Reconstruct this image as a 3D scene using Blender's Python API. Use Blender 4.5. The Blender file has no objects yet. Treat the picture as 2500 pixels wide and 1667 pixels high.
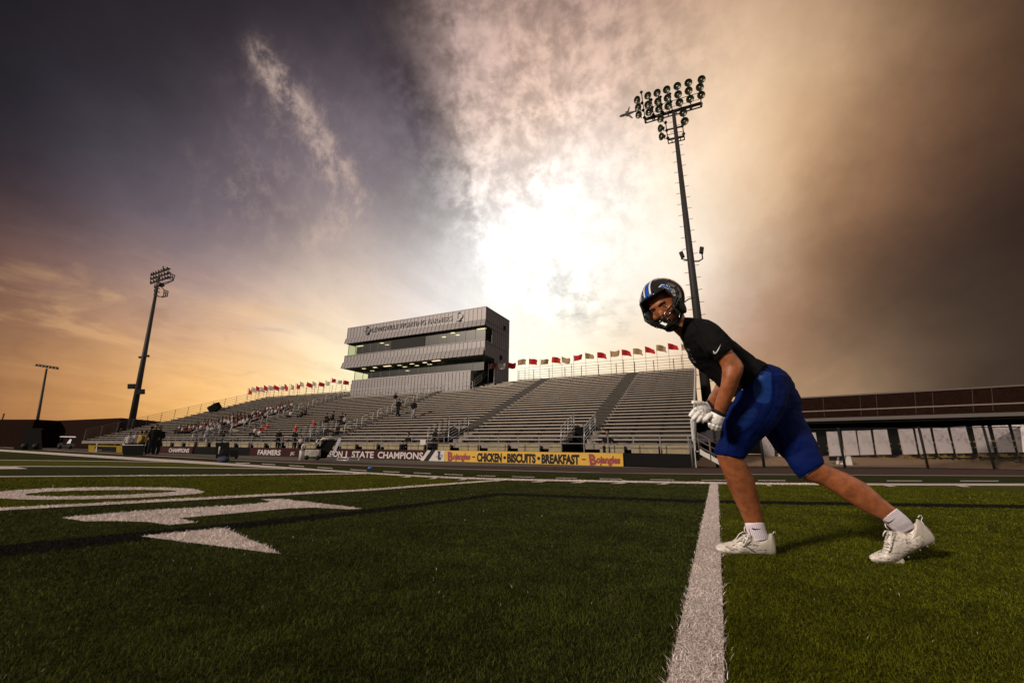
import bpy, bmesh, math, random
import numpy as np
from mathutils import Vector, Matrix, noise
from mathutils.bvhtree import BVHTree
S = bpy.context.scene
COL = S.collection
rnd = random.Random(7)
rad = math.radians

# ------------------------------------------------------------------ camera
CAM = np.array([0.0892, -9.4673, 0.5073]); YAW, PITCH, ROLL, F = rad(25.5664), rad(14.7053), rad(0.8248), 1015.753
cy, sy, cp, sp = math.cos(YAW), math.sin(YAW), math.cos(PITCH), math.sin(PITCH)
_f = np.array([-sy*cp, cy*cp, sp]); _r = np.array([cy, sy, 0.]); _u = np.cross(_r, _f)
cr, sr = math.cos(ROLL), math.sin(ROLL)
AR, AU, AW = cr*_r + sr*_u, -sr*_r + cr*_u, _f
cd = bpy.data.cameras.new('camera'); cam = bpy.data.objects.new('camera', cd); COL.objects.link(cam)
cam.matrix_world = Matrix(((AR[0], AU[0], -AW[0], CAM[0]), (AR[1], AU[1], -AW[1], CAM[1]), (AR[2], AU[2], -AW[2], CAM[2]), (0, 0, 0, 1)))
cd.sensor_width = 36; cd.sensor_fit = 'HORIZONTAL'; cd.lens = F/2500*36; cd.clip_start = .02; cd.clip_end = 5000
S.camera = cam
# measured sight lines of the photograph (2500 px wide) turned into points in the place
def ray(x, y): return AW + (x-1250)/F*AR - (y-833.5)/F*AU
def onZ(x, y, Z=0.): d = ray(x, y); return Vector(CAM + d*(Z-CAM[2])/d[2])
def atD(x, y, z): return Vector(CAM + ray(x, y)*z)
_d = ray(-848, 1070); E1 = -np.array([_d[0], _d[1], 0]); E1 /= np.linalg.norm(E1); E2 = np.array([-E1[1], E1[0], 0.])
P0 = np.array(onZ(1693, 1141))
def W(s, t, z): return Vector(P0 + E1*s + E2*t + np.array([0, 0, z]))
def onT(x, y, t):
    d = ray(x, y); P = CAM + d*(((P0+E2*t-CAM)@E2)/(d@E2)); return float((P-P0)@E1), float(P[2])
def onS(x, y, s):
    d = ray(x, y); P = CAM + d*(((P0+E1*s-CAM)@E1)/(d@E1)); return float((P-P0)@E2), float(P[2])
def PT(x, y, t): s, z = onT(x, y, t); return W(s, t, z)

# ------------------------------------------------------------------ exposure, sky, sun
vs = S.view_settings; vs.view_transform = 'Standard'; vs.look = 'None'; vs.exposure = 0; vs.gamma = 1
def lin(c): return tuple((v/255/12.92 if v/255 <= .04045 else ((v/255+.055)/1.055)**2.4) for v in c)
world = bpy.data.worlds.new('World'); S.world = world; world.use_nodes = True
NT = world.node_tree; NT.nodes.clear()
class G:
    """tiny node-graph writer"""
    def __init__(s, nt): s.nt = nt
    def n(s, t, **k):
        o = s.nt.nodes.new(t)
        for a, b in k.items(): setattr(o, a, b)
        return o
    def put(s, sock, v):
        if isinstance(v, bpy.types.NodeSocket): s.nt.links.new(v, sock)
        elif v is not None: sock.default_value = v
    def m(s, op, a, b=None, c=None, clamp=False):
        o = s.n('ShaderNodeMath', operation=op, use_clamp=clamp)
        s.put(o.inputs[0], a); s.put(o.inputs[1], b)
        if c is not None: s.put(o.inputs[2], c)
        return o.outputs[0]
    def v(s, op, a, b=None, sc=None):
        o = s.n('ShaderNodeVectorMath', operation=op); s.put(o.inputs[0], a)
        if b is not None: s.put(o.inputs[1], b)
        if sc is not None: s.put(o.inputs['Scale'], sc)
        return o.outputs['Value'] if op in ('DOT_PRODUCT', 'LENGTH') else o.outputs['Vector']
    def noise(s, vec, scale, detail=4, rough=.55, dist=0., w=None):
        o = s.n('ShaderNodeTexNoise'); s.put(o.inputs['Vector'], vec); o.inputs['Scale'].default_value = scale
        o.inputs['Detail'].default_value = detail; o.inputs['Roughness'].default_value = rough; o.inputs['Distortion'].default_value = dist
        return o
    def mr(s, v, a, b, c=0., d=1.):
        o = s.n('ShaderNodeMapRange', interpolation_type='SMOOTHSTEP'); s.put(o.inputs[0], v)
        for i, q in enumerate((a, b, c, d)): o.inputs[i+1].default_value = q
        return o.outputs[0]
    def mix(s, fac, a, b, mode='MIX'):
        o = s.n('ShaderNodeMix', data_type='RGBA', blend_type=mode); s.put(o.inputs[0], fac)
        s.put(o.inputs[6], a if isinstance(a, bpy.types.NodeSocket) else (*a, 1)); s.put(o.inputs[7], b if isinstance(b, bpy.types.NodeSocket) else (*b, 1))
        return o.outputs[2]
g = G(NT)
D0 = g.n('ShaderNodeTexCoord').outputs['Generated']
wn = g.noise(D0, 2.6, 5, .6); wn2 = g.noise(D0, 11., 6, .65)
D1 = g.v('ADD', D0, g.v('SCALE', g.v('SUBTRACT', wn.outputs['Color'], (.5, .5, .5)), sc=.13))
D1 = g.v('ADD', D1, g.v('SCALE', g.v('SUBTRACT', wn2.outputs['Color'], (.5, .5, .5)), sc=.05))
D1 = g.v('NORMALIZE', D1)
anchors = [(60,60,(12,9,14),40),(400,60,(46,39,46),30),(800,60,(62,54,62),30),(1240,80,(170,144,132),60),(1500,60,(186,156,140),30),(1800,60,(214,176,146),35),
(2100,60,(124,92,74),30),(2420,60,(14,10,9),40),(30,350,(18,15,22),40),(400,350,(84,76,84),30),(800,350,(116,104,112),30),(1000,90,(70,61,70),110),(1045,200,(84,75,84),130),(1070,310,(112,103,110),130),(1100,420,(136,127,130),130),(1120,90,(150,128,122),130),(1165,200,(178,154,146),130),(1190,310,(200,178,166),130),(1225,430,(232,216,206),130),(1360,330,(230,206,190),60),(1500,190,(212,184,166),40),(1800,190,(232,198,164),40),
(1600,300,(228,198,176),30),(1850,320,(240,202,160),35),(2090,300,(180,138,106),35),(2330,350,(88,66,52),35),(2470,350,(34,24,20),60),(40,600,(44,36,44),40),(400,600,(124,110,112),30),(750,600,(164,148,142),30),
(1040,560,(172,164,164),80),(1180,570,(240,234,230),80),(1190,680,(250,246,242),60),(1600,500,(255,242,226),45),(1290,560,(252,248,243),45),(1350,620,(262,260,255),40),(1420,560,(256,252,244),40),(1540,520,(252,240,226),35),(1800,540,(238,206,170),40),(2010,560,(150,112,88),40),(2250,560,(94,70,56),35),(2460,600,(34,26,22),60),
(30,800,(140,98,72),40),(300,800,(186,142,114),30),(600,800,(226,192,162),40),(850,760,(242,220,198),40),(1050,700,(226,218,214),40),(1340,700,(260,258,250),40),(1480,650,(257,250,238),40),(1600,700,(252,240,224),40),
(1800,740,(204,168,132),45),(2050,780,(122,92,74),40),(2350,800,(82,64,51),35),(30,960,(150,106,64),45),(300,950,(228,166,92),45),(550,930,(248,194,112),45),(750,900,(254,228,178),45),
(1300,850,(266,258,236),40),(1550,850,(255,232,200),40),(1950,900,(172,138,106),50),(2260,900,(100,80,64),45),(2480,900,(16,12,10),70),(200,1030,(192,132,84),70),(550,1040,(250,200,120),60),(-250,250,(8,6,10),25),(-250,650,(22,16,20),25),(-250,1000,(60,38,22),35),(2750,250,(6,5,5),25),(2750,650,(8,6,6),25),(2720,980,(12,9,8),40),(1250,-320,(70,58,60),20),(350,-320,(12,9,14),20),(2150,-320,(30,22,20),20)]
BEHIND = (.10, .095, .10)      # overcast dusk behind the camera and overhead
KS = 2.0
mean = None; wsum = None
def add_anchor(dv, col, k):      # running weighted mean keeps the graph narrow
    global mean, wsum
    w = g.m('EXPONENT', g.m('MULTIPLY_ADD', g.v('DOT_PRODUCT', D1, tuple(dv)), k*1.9, -k*1.9))
    if mean is None: mean = g.mix(0., tuple(col), tuple(col)); wsum = g.m('ADD', w, 1e-9); return
    wsum = g.m('ADD', wsum, w); mean = g.mix(g.m('DIVIDE', w, wsum), mean, tuple(col))
anchors += [(1950,420,(196,152,118),40),(2210,180,(112,84,66),40),(1660,90,(206,174,150),40),(1740,250,(246,214,186),45),(1720,420,(252,228,204),45),(1480,410,(250,238,228),45),(1660,600,(255,244,228),45),(1250,470,(240,228,222),70),(930,420,(132,122,128),45),(560,500,(120,106,110),45)]
_dirs = [ray(a_[0], a_[1])/np.linalg.norm(ray(a_[0], a_[1])) for a_ in anchors]; _ks = [a_[3]*KS for a_ in anchors]; _tg = [lin(a_[2]) for a_ in anchors]
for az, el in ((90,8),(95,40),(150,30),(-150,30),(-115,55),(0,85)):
    _dirs.append(np.array((math.sin(rad(az))*math.cos(rad(el)), math.cos(rad(az))*math.cos(rad(el)), math.sin(rad(el))))); _ks.append(10*KS); _tg.append(BEHIND if abs(az-92) > 9 else (.85, .72, .62))  # unseen bright sky added at right to light the press box side
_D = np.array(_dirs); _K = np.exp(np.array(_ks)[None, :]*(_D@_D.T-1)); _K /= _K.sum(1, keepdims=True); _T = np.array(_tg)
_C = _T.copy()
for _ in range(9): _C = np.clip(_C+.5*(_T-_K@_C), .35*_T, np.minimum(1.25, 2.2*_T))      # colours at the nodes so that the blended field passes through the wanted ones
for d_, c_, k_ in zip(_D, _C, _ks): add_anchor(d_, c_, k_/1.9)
base = mean
# cloud relief: flat cloud-layer coordinates (direction over height) give streaks that run to the horizon
sep = g.n('ShaderNodeSeparateXYZ'); NT.links.new(D0, sep.inputs[0])
zc = g.m('ADD', g.m('MAXIMUM', sep.outputs[2], 0.), .16)
lc = g.n('ShaderNodeCombineXYZ'); NT.links.new(g.m('DIVIDE', sep.outputs[0], zc), lc.inputs[0]); NT.links.new(g.m('DIVIDE', sep.outputs[1], zc), lc.inputs[1])
mp = g.n('ShaderNodeMapping'); NT.links.new(lc.outputs[0], mp.inputs[0]); mp.inputs['Rotation'].default_value = (0, 0, rad(-62)); mp.inputs['Scale'].default_value = (1., .38, 1)
c1 = g.noise(mp.outputs[0], 1.9, 9, .62, .6).outputs[0]
c2 = g.noise(lc.outputs[0], 9., 10, .66, .5).outputs[0]
def blob(px, py, k):
    d = ray(px, py); d = d/np.linalg.norm(d)
    return g.m('EXPONENT', g.m('MULTIPLY_ADD', g.v('DOT_PRODUCT', D0, tuple(d)), k, -k))
def bsum(L):
    a = None
    for q in L:
        b = blob(*q); a = b if a is None else g.m('ADD', a, b)
    return g.m('MINIMUM', a, 1.)
# broad soft relief everywhere
base = g.v('SCALE', base, sc=g.mr(c1, .25, .75, .90, 1.10))
# mottled cumulus edge in the middle of the sky
nfx = g.noise(D0, 13., 10, .68, .1).outputs[0]
ml = bsum([(1080,160,600),(1110,260,600),(1140,90,500),(1150,360,600),(1200,480,500),(1420,740,500),(1330,700,300),(1110,40,160),(1150,160,200),(1110,250,200),(1230,260,160),(1160,380,200),(1330,150,160),(1260,420,220),(1450,120,160),(1230,120,200)])
base = g.v('SCALE', base, sc=g.m('ADD', 1., g.m('MULTIPLY', ml, g.mr(nfx, .36, .64, -.20, .20))))
# ragged front of the big cloud and the darker curtain on the right
nf = g.noise(D0, 9., 10, .68, 0.).outputs[0]; nf2 = g.noise(D0, 26., 8, .7, 0.).outputs[0]
def front(p1, p2, amp, w0, w1):
    n_ = np.cross(ray(*p1), ray(*p2)); n_ /= np.linalg.norm(n_)
    if n_@ray(2400, 300) < 0: n_ = -n_
    v_ = g.m('ADD', g.v('DOT_PRODUCT', D0, tuple(n_)), g.m('MULTIPLY', g.m('ADD', nf, g.m('MULTIPLY', nf2, .35)), amp))
    return g.mr(v_, w0+amp*.67, w1+amp*.67, 0., 1.)
reg = bsum([(1090,40,30),(1130,260,30),(1160,460,40)])
fr = front((1075,0), (1150,560), .26, -.03, .035)
base = g.v('SCALE', base, sc=g.m('ADD', 1., g.m('MULTIPLY', reg, g.m('MULTIPLY_ADD', fr, .30, -.10))))
reg2 = bsum([(1180,120,40),(1300,180,40),(1250,400,50),(1420,100,40),(1350,560,60)])
base = g.v('SCALE', base, sc=g.m('ADD', 1., g.m('MULTIPLY', reg2, g.mr(nf2, .34, .66, -.15, .10))))
reg3 = bsum([(1800,640,25),(2000,420,25),(2150,200,25)])
fr2 = front((1700,780), (2110,150), .10, -.06, .09)
base = g.v('SCALE', base, sc=g.m('SUBTRACT', 1.06, g.m('MULTIPLY', reg3, g.m('MULTIPLY', fr2, .17))))
# thin wisps on the left
WP = [(640,130),(655,160),(670,190),(690,215),(705,240),(730,265),(750,290),(768,318),(785,345),(800,375),(818,405),(835,435),(850,465),(862,495),(850,520),(828,545),(800,575),(770,600)]
wl = bsum([(x, y, 5200 if i < 9 else 3000) for i, (x, y) in enumerate(WP)]); wf = bsum([(700,250,500),(790,360,400),(850,470,260),(780,560,160),(650,480,200)])
mp3 = g.n('ShaderNodeMapping'); NT.links.new(D0, mp3.inputs[0]); mp3.inputs['Rotation'].default_value = (0, rad(25), rad(30)); mp3.inputs['Scale'].default_value = (1, 1, .55)
nz3 = g.noise(mp3.outputs[0], 30, 8, .7, .15).outputs[0]
base = g.mix(g.m('MULTIPLY', wl, g.mr(nz3, .36, .66, .05, .62), clamp=True), base, lin((206, 180, 166)))
base = g.mix(g.m('MULTIPLY', wf, g.mr(nz3, .44, .72, 0., .22), clamp=True), base, lin((196, 172, 160)))
# low warm streaks over the left horizon
wl2 = bsum([(60,740,400),(150,770,400),(300,820,250),(520,830,250),(640,870,250),(760,830,350),(420,900,250)])
mp2 = g.n('ShaderNodeMapping'); NT.links.new(D0, mp2.inputs[0]); mp2.inputs['Scale'].default_value = (1, 1, 3.6)
st = g.noise(mp2.outputs[0], 5.5, 8, .6, .7).outputs[0]
base = g.mix(g.m('MULTIPLY', wl2, g.mr(st, .46, .68, 0., .26), clamp=True), base, lin((255, 205, 140)))
base = g.v('SCALE', base, sc=g.m('SUBTRACT', 1., g.m('MULTIPLY', wl2, g.mr(st, .30, .45, .14, 0.))))
low = bsum([(1450,760,900),(1400,745,900),(1520,780,900),(1240,860,900)])
base = g.v('SCALE', base, sc=g.m('SUBTRACT', 1., g.m('MULTIPLY', low, g.mr(c2, .42, .7, 0., .22))))
base = g.mix(g.mr(sep.outputs[2], -.06, -.005, 1., 0.), base, (.02, .018, .012))
sky = g.n('ShaderNodeTexSky', sky_type='NISHITA', sun_disc=False)
KEY_AZ, KEY_EL = rad(-152), rad(22)      # clockwise from +Y
sky.sun_elevation = KEY_EL; sky.sun_rotation = KEY_AZ
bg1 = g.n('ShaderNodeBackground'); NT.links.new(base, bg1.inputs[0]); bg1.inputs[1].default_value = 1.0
bg2 = g.n('ShaderNodeBackground'); NT.links.new(sky.outputs[0], bg2.inputs[0]); bg2.inputs[1].default_value = 0.0002
ad = g.n('ShaderNodeAddShader'); wo = g.n('ShaderNodeOutputWorld')
NT.links.new(bg1.outputs[0], ad.inputs[0]); NT.links.new(bg2.outputs[0], ad.inputs[1]); NT.links.new(ad.outputs[0], wo.inputs[0])
sl = bpy.data.lights.new('flash_sun', 'SUN'); so = bpy.data.objects.new('flash_sun', sl); COL.objects.link(so)  # stands in for the camera flash; the real sun is behind clouds ahead
sl.energy = 3.7; sl.angle = rad(6); sl.color = (1., .84, .68)
sd = Vector((math.sin(KEY_AZ)*math.cos(KEY_EL), math.cos(KEY_AZ)*math.cos(KEY_EL), math.sin(KEY_EL)))
so.rotation_euler = sd.to_track_quat('Z', 'Y').to_euler()

# ------------------------------------------------------------------ materials
MATS = {}
def mat(name, col, rough=.6, metal=0., noise_amt=0., nscale=20., bump=0., bscale=60., emit=None, spec=None, coat=0., attr=False, stretch=None, spotty=None):
    if name in MATS: return MATS[name]
    m = bpy.data.materials.new(name); m.use_nodes = True; nt = m.node_tree; b = nt.nodes['Principled BSDF']; q = G(nt)
    c = tuple(col); b.inputs['Roughness'].default_value = rough; b.inputs['Metallic'].default_value = metal
    b.inputs['Base Color'].default_value = (*c, 1)
    if spec is not None: b.inputs['Specular IOR Level'].default_value = spec
    if coat: b.inputs['Coat Weight'].default_value = coat
    tc = q.n('ShaderNodeTexCoord').outputs['Object']
    if stretch:
        mpn = q.n('ShaderNodeMapping'); nt.links.new(tc, mpn.inputs[0]); mpn.inputs['Scale'].default_value = stretch; tc = mpn.outputs[0]
    if attr:
        a = q.n('ShaderNodeAttribute', attribute_name='Col'); nt.links.new(a.outputs['Color'], b.inputs['Base Color'])
    elif noise_amt:
        nz = q.noise(tc, nscale, 6, .65)
        k = q.mr(nz.outputs[0], .3, .7, 1-noise_amt, 1+noise_amt)
        nt.links.new(q.v('SCALE', c, sc=k), b.inputs['Base Color'])
    if spotty:
        nz2 = q.noise(tc, spotty[0], 5, .7, 1.5); nt.links.new(q.mix(q.mr(nz2.outputs[0], spotty[1], spotty[2]), c, spotty[3]), b.inputs['Base Color'])
    if bump:
        nb = q.noise(tc, bscale, 5, .6); bp = q.n('ShaderNodeBump'); bp.inputs['Strength'].default_value = bump; bp.inputs['Distance'].default_value = .01
        nt.links.new(nb.outputs[0], bp.inputs['Height']); nt.links.new(bp.outputs[0], b.inputs['Normal'])
    if emit: b.inputs['Emission Color'].default_value = (*emit[0], 1); b.inputs['Emission Strength'].default_value = emit[1]
    MATS[name] = m; return m
ALU = mat('dull_aluminium', (.40,.37,.345), .45, .55, .12, 8)
PLANK = mat('bench_aluminium', (.22,.19,.165), .5, .6, .1, 3)
RISER = mat('riser_metal', (.145,.125,.105), .6, .25, .18, 2.5)
DARKSTEP = mat('aisle_steps', (.035,.03,.027), .9, 0, .2, 5, spec=.1); NOSE = mat('step_nosing', (.10,.09,.08), .6)
RAIL = mat('galvanised_rail', (.42,.42,.44), .4, .7)
RAILD = mat('weathered_rail', (.10,.085,.08), .6, .3)
BLACK = mat('black_paint', (.010,.010,.010), .6, spec=.15)
BLACKM = mat('black_matte', (.007,.007,.007), .9, noise_amt=.3, spec=.08)
CLAD = mat('grey_cladding', (.165,.152,.158), .5, .3, .06, 3)
TRIM = mat('pale_trim', (.42,.41,.40), .5)
MAROON = mat('maroon_vinyl', (.028,.004,.007), .6, 0, .1, 4, spec=.12)
WHITEV = mat('white_vinyl', (.42,.39,.39), .5, 0, .06, 8)
YELLOW = mat('yellow_vinyl', (.47,.26,.002), .5, 0, .08, 3)
REDV = mat('red_print', (.17,.004,.008), .5)
CONC = mat('beige_concrete', (.24,.20,.12), .85, 0, .15, 4)
BRICK = mat('dark_red_brick', (.013,.0058,.0042), .95, 0, .25, 6, spec=.03)
STONE = mat('pale_stone_band', (.14,.105,.085), .8)
SAND = mat('tan_paving', (.30,.19,.11), .9, 0, .12, 1.2, .3, 30)
TRACK = mat('rubber_track', (.055,.034,.030), .9, 0, .18, 3, .5, 120, spec=.06)
POLE = mat('steel_pole', (.030,.027,.027), .6, .2, .1, 3, spec=.2)
LAMPM = mat('lamp_housing', (.028,.030,.018), .35, .5)
LENS = mat('lamp_glass', (.02,.02,.015), .12, 0)
YELF = mat('yellow_frame', (.32,.21,.01), .5)
BOARD = mat('white_board', (.44,.39,.40), .8, spotty=(3.2,.48,.62,(.20,.18,.19)))
ORANGE = mat('orange_plastic', (.60,.04,.012), .4)
BLUE = mat('navy_fabric', (.006,.010,.045), .8)
CANVAS = mat('grey_tarpaulin', (.24,.22,.20), .8, 0, .35, 5, .6, 9)
GLASS = bpy.data.materials.new('window_glass'); GLASS.use_nodes = True
_nt = GLASS.node_tree; _nt.nodes.clear(); q = G(_nt); _o = q.n('ShaderNodeOutputMaterial'); _m = q.n('ShaderNodeMixShader'); _t = q.n('ShaderNodeBsdfTransparent'); _gl = q.n('ShaderNodeBsdfGlossy')
_t.inputs[0].default_value = (.66, .76, .62, 1); _gl.inputs['Roughness'].default_value = .35; _m.inputs[0].default_value = .035
_nt.links.new(_t.outputs[0], _m.inputs[1]); _nt.links.new(_gl.outputs[0], _m.inputs[2]); _nt.links.new(_m.outputs[0], _o.inputs[0])
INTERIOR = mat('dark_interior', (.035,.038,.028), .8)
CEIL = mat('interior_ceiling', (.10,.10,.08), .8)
PANEL = mat('lit_ceiling_panel', (.9,.8,.5), .5, emit=((1, .80, .50), 1.5))
CLOTHF = {'r': mat('red_flag_cloth', (.50,.012,.02), .8, 0, .15, 8), 'o': mat('orange_flag_cloth', (.62,.05,.02), .8, 0, .15, 8), 't': mat('tan_flag_cloth', (.42,.29,.15), .8, 0, .18, 8), 'w': mat('white_flag_cloth', (.62,.55,.50), .8, 0, .15, 8), 'm': mat('maroon_flag_cloth', (.06,.006,.01), .8)}
for k_, m_ in CLOTHF.items():    # thin cloth lets the sky glow through
    nt = m_.node_tree; q = G(nt); b_ = nt.nodes['Principled BSDF']; tr = q.n('ShaderNodeBsdfTranslucent'); mx = q.n('ShaderNodeMixShader'); mx.inputs[0].default_value = .45
    src = b_.inputs['Base Color']; 
    if src.links: nt.links.new(src.links[0].from_socket, tr.inputs[0])
    else: tr.inputs[0].default_value = src.default_value
    out = nt.nodes['Material Output']; nt.links.new(b_.outputs[0], mx.inputs[1]); nt.links.new(tr.outputs[0], mx.inputs[2]); nt.links.new(mx.outputs[0], out.inputs[0])

# ------------------------------------------------------------------ object helpers
ORG = {}
def tag(o, label=None, cat=None, group=None, kind=None):
    if label: o['label'] = label
    if cat: o['category'] = cat
    if group: o['group'] = group
    if kind: o['kind'] = kind
    return o
def empty(name, loc, label=None, cat=None, group=None, rz=0):
    o = bpy.data.objects.new(name, None); COL.objects.link(o); o.location = loc; o.rotation_euler = (0, 0, rz); o.empty_display_size = .2
    ORG[o.name] = Vector(loc); return tag(o, label, cat, group)
class MB:
    def __init__(s): s.v = []; s.f = []; s.mi = []; s.sm = []
    def add(s, vs, fs, mi=0, smooth=False):
        n = len(s.v); s.v += [Vector(p) for p in vs]; s.f += [tuple(i+n for i in f) for f in fs]; s.mi += [mi]*len(fs); s.sm += [smooth]*len(fs); return s
    def hexa(s, p, mi=0):   # 8 points: bottom 4, top 4
        return s.add(p, [(0,3,2,1),(4,5,6,7),(0,1,5,4),(1,2,6,5),(2,3,7,6),(3,0,4,7)], mi)
    def box(s, c, size, X=(1,0,0), Y=(0,1,0), Z=(0,0,1), mi=0):
        c, X, Y, Z = Vector(c), Vector(X)*size[0]/2, Vector(Y)*size[1]/2, Vector(Z)*size[2]/2
        return s.hexa([c-X-Y-Z, c+X-Y-Z, c+X+Y-Z, c-X+Y-Z, c-X-Y+Z, c+X-Y+Z, c+X+Y+Z, c-X+Y+Z], mi)
    def sbox(s, s0, s1, t0, t1, z0, z1, mi=0):   # box in grandstand coordinates
        return s.hexa([W(s0,t0,z0), W(s1,t0,z0), W(s1,t1,z0), W(s0,t1,z0), W(s0,t0,z1), W(s1,t0,z1), W(s1,t1,z1), W(s0,t1,z1)], mi)
    def quad(s, a, b, c, d, mi=0): return s.add([a, b, c, d], [(0, 1, 2, 3)], mi)
    def slab(s, pts, th, mi=0):    # polygon with thickness vector
        n = len(pts); th = Vector(th); pts = [Vector(p) for p in pts]
        return s.add(pts+[p+th for p in pts], [tuple(range(n))[::-1], tuple(range(n, 2*n))]+[(i, (i+1) % n, n+(i+1) % n, n+i) for i in range(n)], mi)
    def tube(s, pts, r, n=6, mi=0, caps=True):
        pts = [Vector(p) for p in pts]; R = r if isinstance(r, (list, tuple)) else [r]*len(pts)
        vs, fs = [], []; up = None
        for i, p in enumerate(pts):
            d = (pts[min(i+1, len(pts)-1)]-pts[max(i-1, 0)]).normalized()
            if up is None: up = Vector((0, 0, 1)) if abs(d.z) < .9 else Vector((1, 0, 0))
            a = d.cross(up).normalized(); b = a.cross(d).normalized(); up = b
            for k in range(n):
                t = 2*math.pi*k/n; vs.append(p+(a*math.cos(t)+b*math.sin(t))*R[i])
        for i in range(len(pts)-1):
            for k in range(n):
                k2 = (k+1) % n; fs.append((i*n+k, i*n+k2, (i+1)*n+k2, (i+1)*n+k))
        if caps: fs += [tuple(range(n))[::-1], tuple(range((len(pts)-1)*n, len(pts)*n))]
        return s.add(vs, fs, mi, n > 4)
    def rings(s, rings, mi=0, smooth=True):
        n = len(rings[0]); vs = [p for r in rings for p in r]; fs = []
        for i in range(len(rings)-1):
            for k in range(n): k2 = (k+1) % n; fs.append((i*n+k, i*n+k2, (i+1)*n+k2, (i+1)*n+k))
        fs += [tuple(range(n))[::-1], tuple(range((len(rings)-1)*n, len(rings)*n))]
        return s.add(vs, fs, mi, smooth)
    def lathe(s, c, ax, prof, n=14, mi=0):   # prof: (distance along axis, radius)
        c, ax = Vector(c), Vector(ax).normalized(); a = ax.orthogonal().normalized(); b = ax.cross(a)
        return s.rings([[c+ax*h+(a*math.cos(2*math.pi*k/n)+b*math.sin(2*math.pi*k/n))*max(r, 1e-4) for k in range(n)] for h, r in prof], mi)
    def ball(s, c, r, n=10, mi=0, X=(1,0,0), Y=(0,1,0), Z=(0,0,1)):
        c = Vector(c); R = r if isinstance(r, (tuple, list)) else (r, r, r); X, Y, Z = Vector(X), Vector(Y), Vector(Z)
        rg = [[c+X*R[0]*math.sin(t)*math.cos(2*math.pi*k/n)+Y*R[1]*math.sin(t)*math.sin(2*math.pi*k/n)+Z*R[2]*math.cos(t) for k in range(n)] for t in [max(.02, min(math.pi-.02, math.pi*i/(n//2+2))) for i in range(n//2+3)]]
        return s.rings(rg, mi)
    def build(s, name, mats, parent=None, **tg):
        org = Vector((0, 0, 0)); root = parent
        if parent is not None: org = ORG[parent.name]
        me = bpy.data.meshes.new(name); me.from_pydata([tuple(p-org) for p in s.v], [], s.f)
        for m in (mats if isinstance(mats, (list, tuple)) else [mats]): me.materials.append(m)
        for i, p in enumerate(me.polygons): p.material_index = s.mi[i]; p.use_smooth = s.sm[i]
        me.update(); o = bpy.data.objects.new(name, me); COL.objects.link(o)
        if parent is not None: o.parent = parent; ORG[o.name] = org
        else: ORG[o.name] = Vector((0, 0, 0))
        return tag(o, tg.get('label'), tg.get('cat'), tg.get('group'), tg.get('kind'))
def kids(o): return [c for c in bpy.data.objects if c.parent == o]
def clone(o, loc=None, rz=None, label=None, group=None, scale=None):
    c = o.copy(); COL.objects.link(c)
    if loc is not None: c.location = loc
    if rz is not None: c.rotation_euler = (0, 0, rz)
    if scale is not None: c.scale = (scale,)*3
    if label: c['label'] = label
    if group: c['group'] = group
    for k in kids(o):
        d = k.copy(); COL.objects.link(d); d.parent = c
        for k2 in kids(k):
            e = k2.copy(); COL.objects.link(e); e.parent = d
    return c
def ORD(i): return ['first','second','third','fourth','fifth','sixth','seventh','eighth','ninth','tenth','eleventh','twelfth','thirteenth','fourteenth','fifteenth','sixteenth','seventeenth','eighteenth','nineteenth','twentieth'][i]
def text_mesh(mb, txt, place, h, xs=1., bold=0., depth=.0, mi=0, width=None, shear=0.):
    """letters laid through place(u, v) -> point; h = cap height, u and v in metres; returns width"""
    cu = bpy.data.curves.new('t', 'FONT'); cu.body = txt; cu.size = 1; cu.offset = bold; cu.extrude = 0; cu.resolution_u = 3; cu.shear = shear
    ob = bpy.data.objects.new('t', cu); COL.objects.link(ob); dg = bpy.context.evaluated_depsgraph_get()
    me = bpy.data.meshes.new_from_object(ob.evaluated_get(dg)); bpy.data.objects.remove(ob)
    xs0 = [v.co.x for v in me.vertices]; ys0 = [v.co.y for v in me.vertices]; x0, x1 = min(xs0), max(xs0); k = h/.72
    if width: xs = width/((x1-x0)*k)
    fs = [tuple(p.vertices) for p in me.polygons]
    vs = [place((v.co.x-x0)*k*xs, v.co.y*k, 0) for v in me.vertices]
    mb.add(vs, fs, mi)
    if depth:
        n = len(vs); back = [place((v.co.x-x0)*k*xs, v.co.y*k, depth) for v in me.vertices]
        from collections import Counter
        ec = Counter(); 
        for f in fs:
            for a, b in zip(f, f[1:]+f[:1]): ec[frozenset((a, b))] += 1
        side = [tuple(e) for e, c in ec.items() if c == 1]
        mb.add(vs+back, [(a, b, b+n, a+n) for a, b in side], mi)
    bpy.data.meshes.remove(me); return (x1-x0)*k*xs

# ------------------------------------------------------------------ the ground
def poly_in(pt, poly):
    x, y = pt; c = False; n = len(poly)
    for i in range(n):
        x1, y1 = poly[i]; x2, y2 = poly[(i+1) % n]
        if (y1 > y) != (y2 > y) and x < (x2-x1)*(y-y1)/(y2-y1)+x1: c = not c
    return c
def gp(L): return [onZ(*p) for p in L]
def res(L, n):
    P = [Vector(p) for p in L]; d = [0]
    for a, b in zip(P, P[1:]): d.append(d[-1]+(b-a).length)
    out = []
    for i in range(n):
        t = d[-1]*i/(n-1); j = max(k for k in range(len(d)) if d[k] <= t+1e-9); j = min(j, len(P)-2); q = (t-d[j])/max(1e-9, d[j+1]-d[j]); out.append(P[j].lerp(P[j+1], min(1, q)))
    return out
SIDE_U = [(-60,1093.5),(0,1097),(150,1106),(300,1115),(500,1127),(700,1140.5),(900,1154),(1060,1163.5),(1233,1169.2),(1500,1174),(1745,1177.6),(1900,1179.5),(2200,1181),(2560,1181)]
SW = [4,4.5,5.5,6.5,6.5,4.5,3.5,3.5,4,4.3,4.5,4.6,4.8,5.5]
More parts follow.
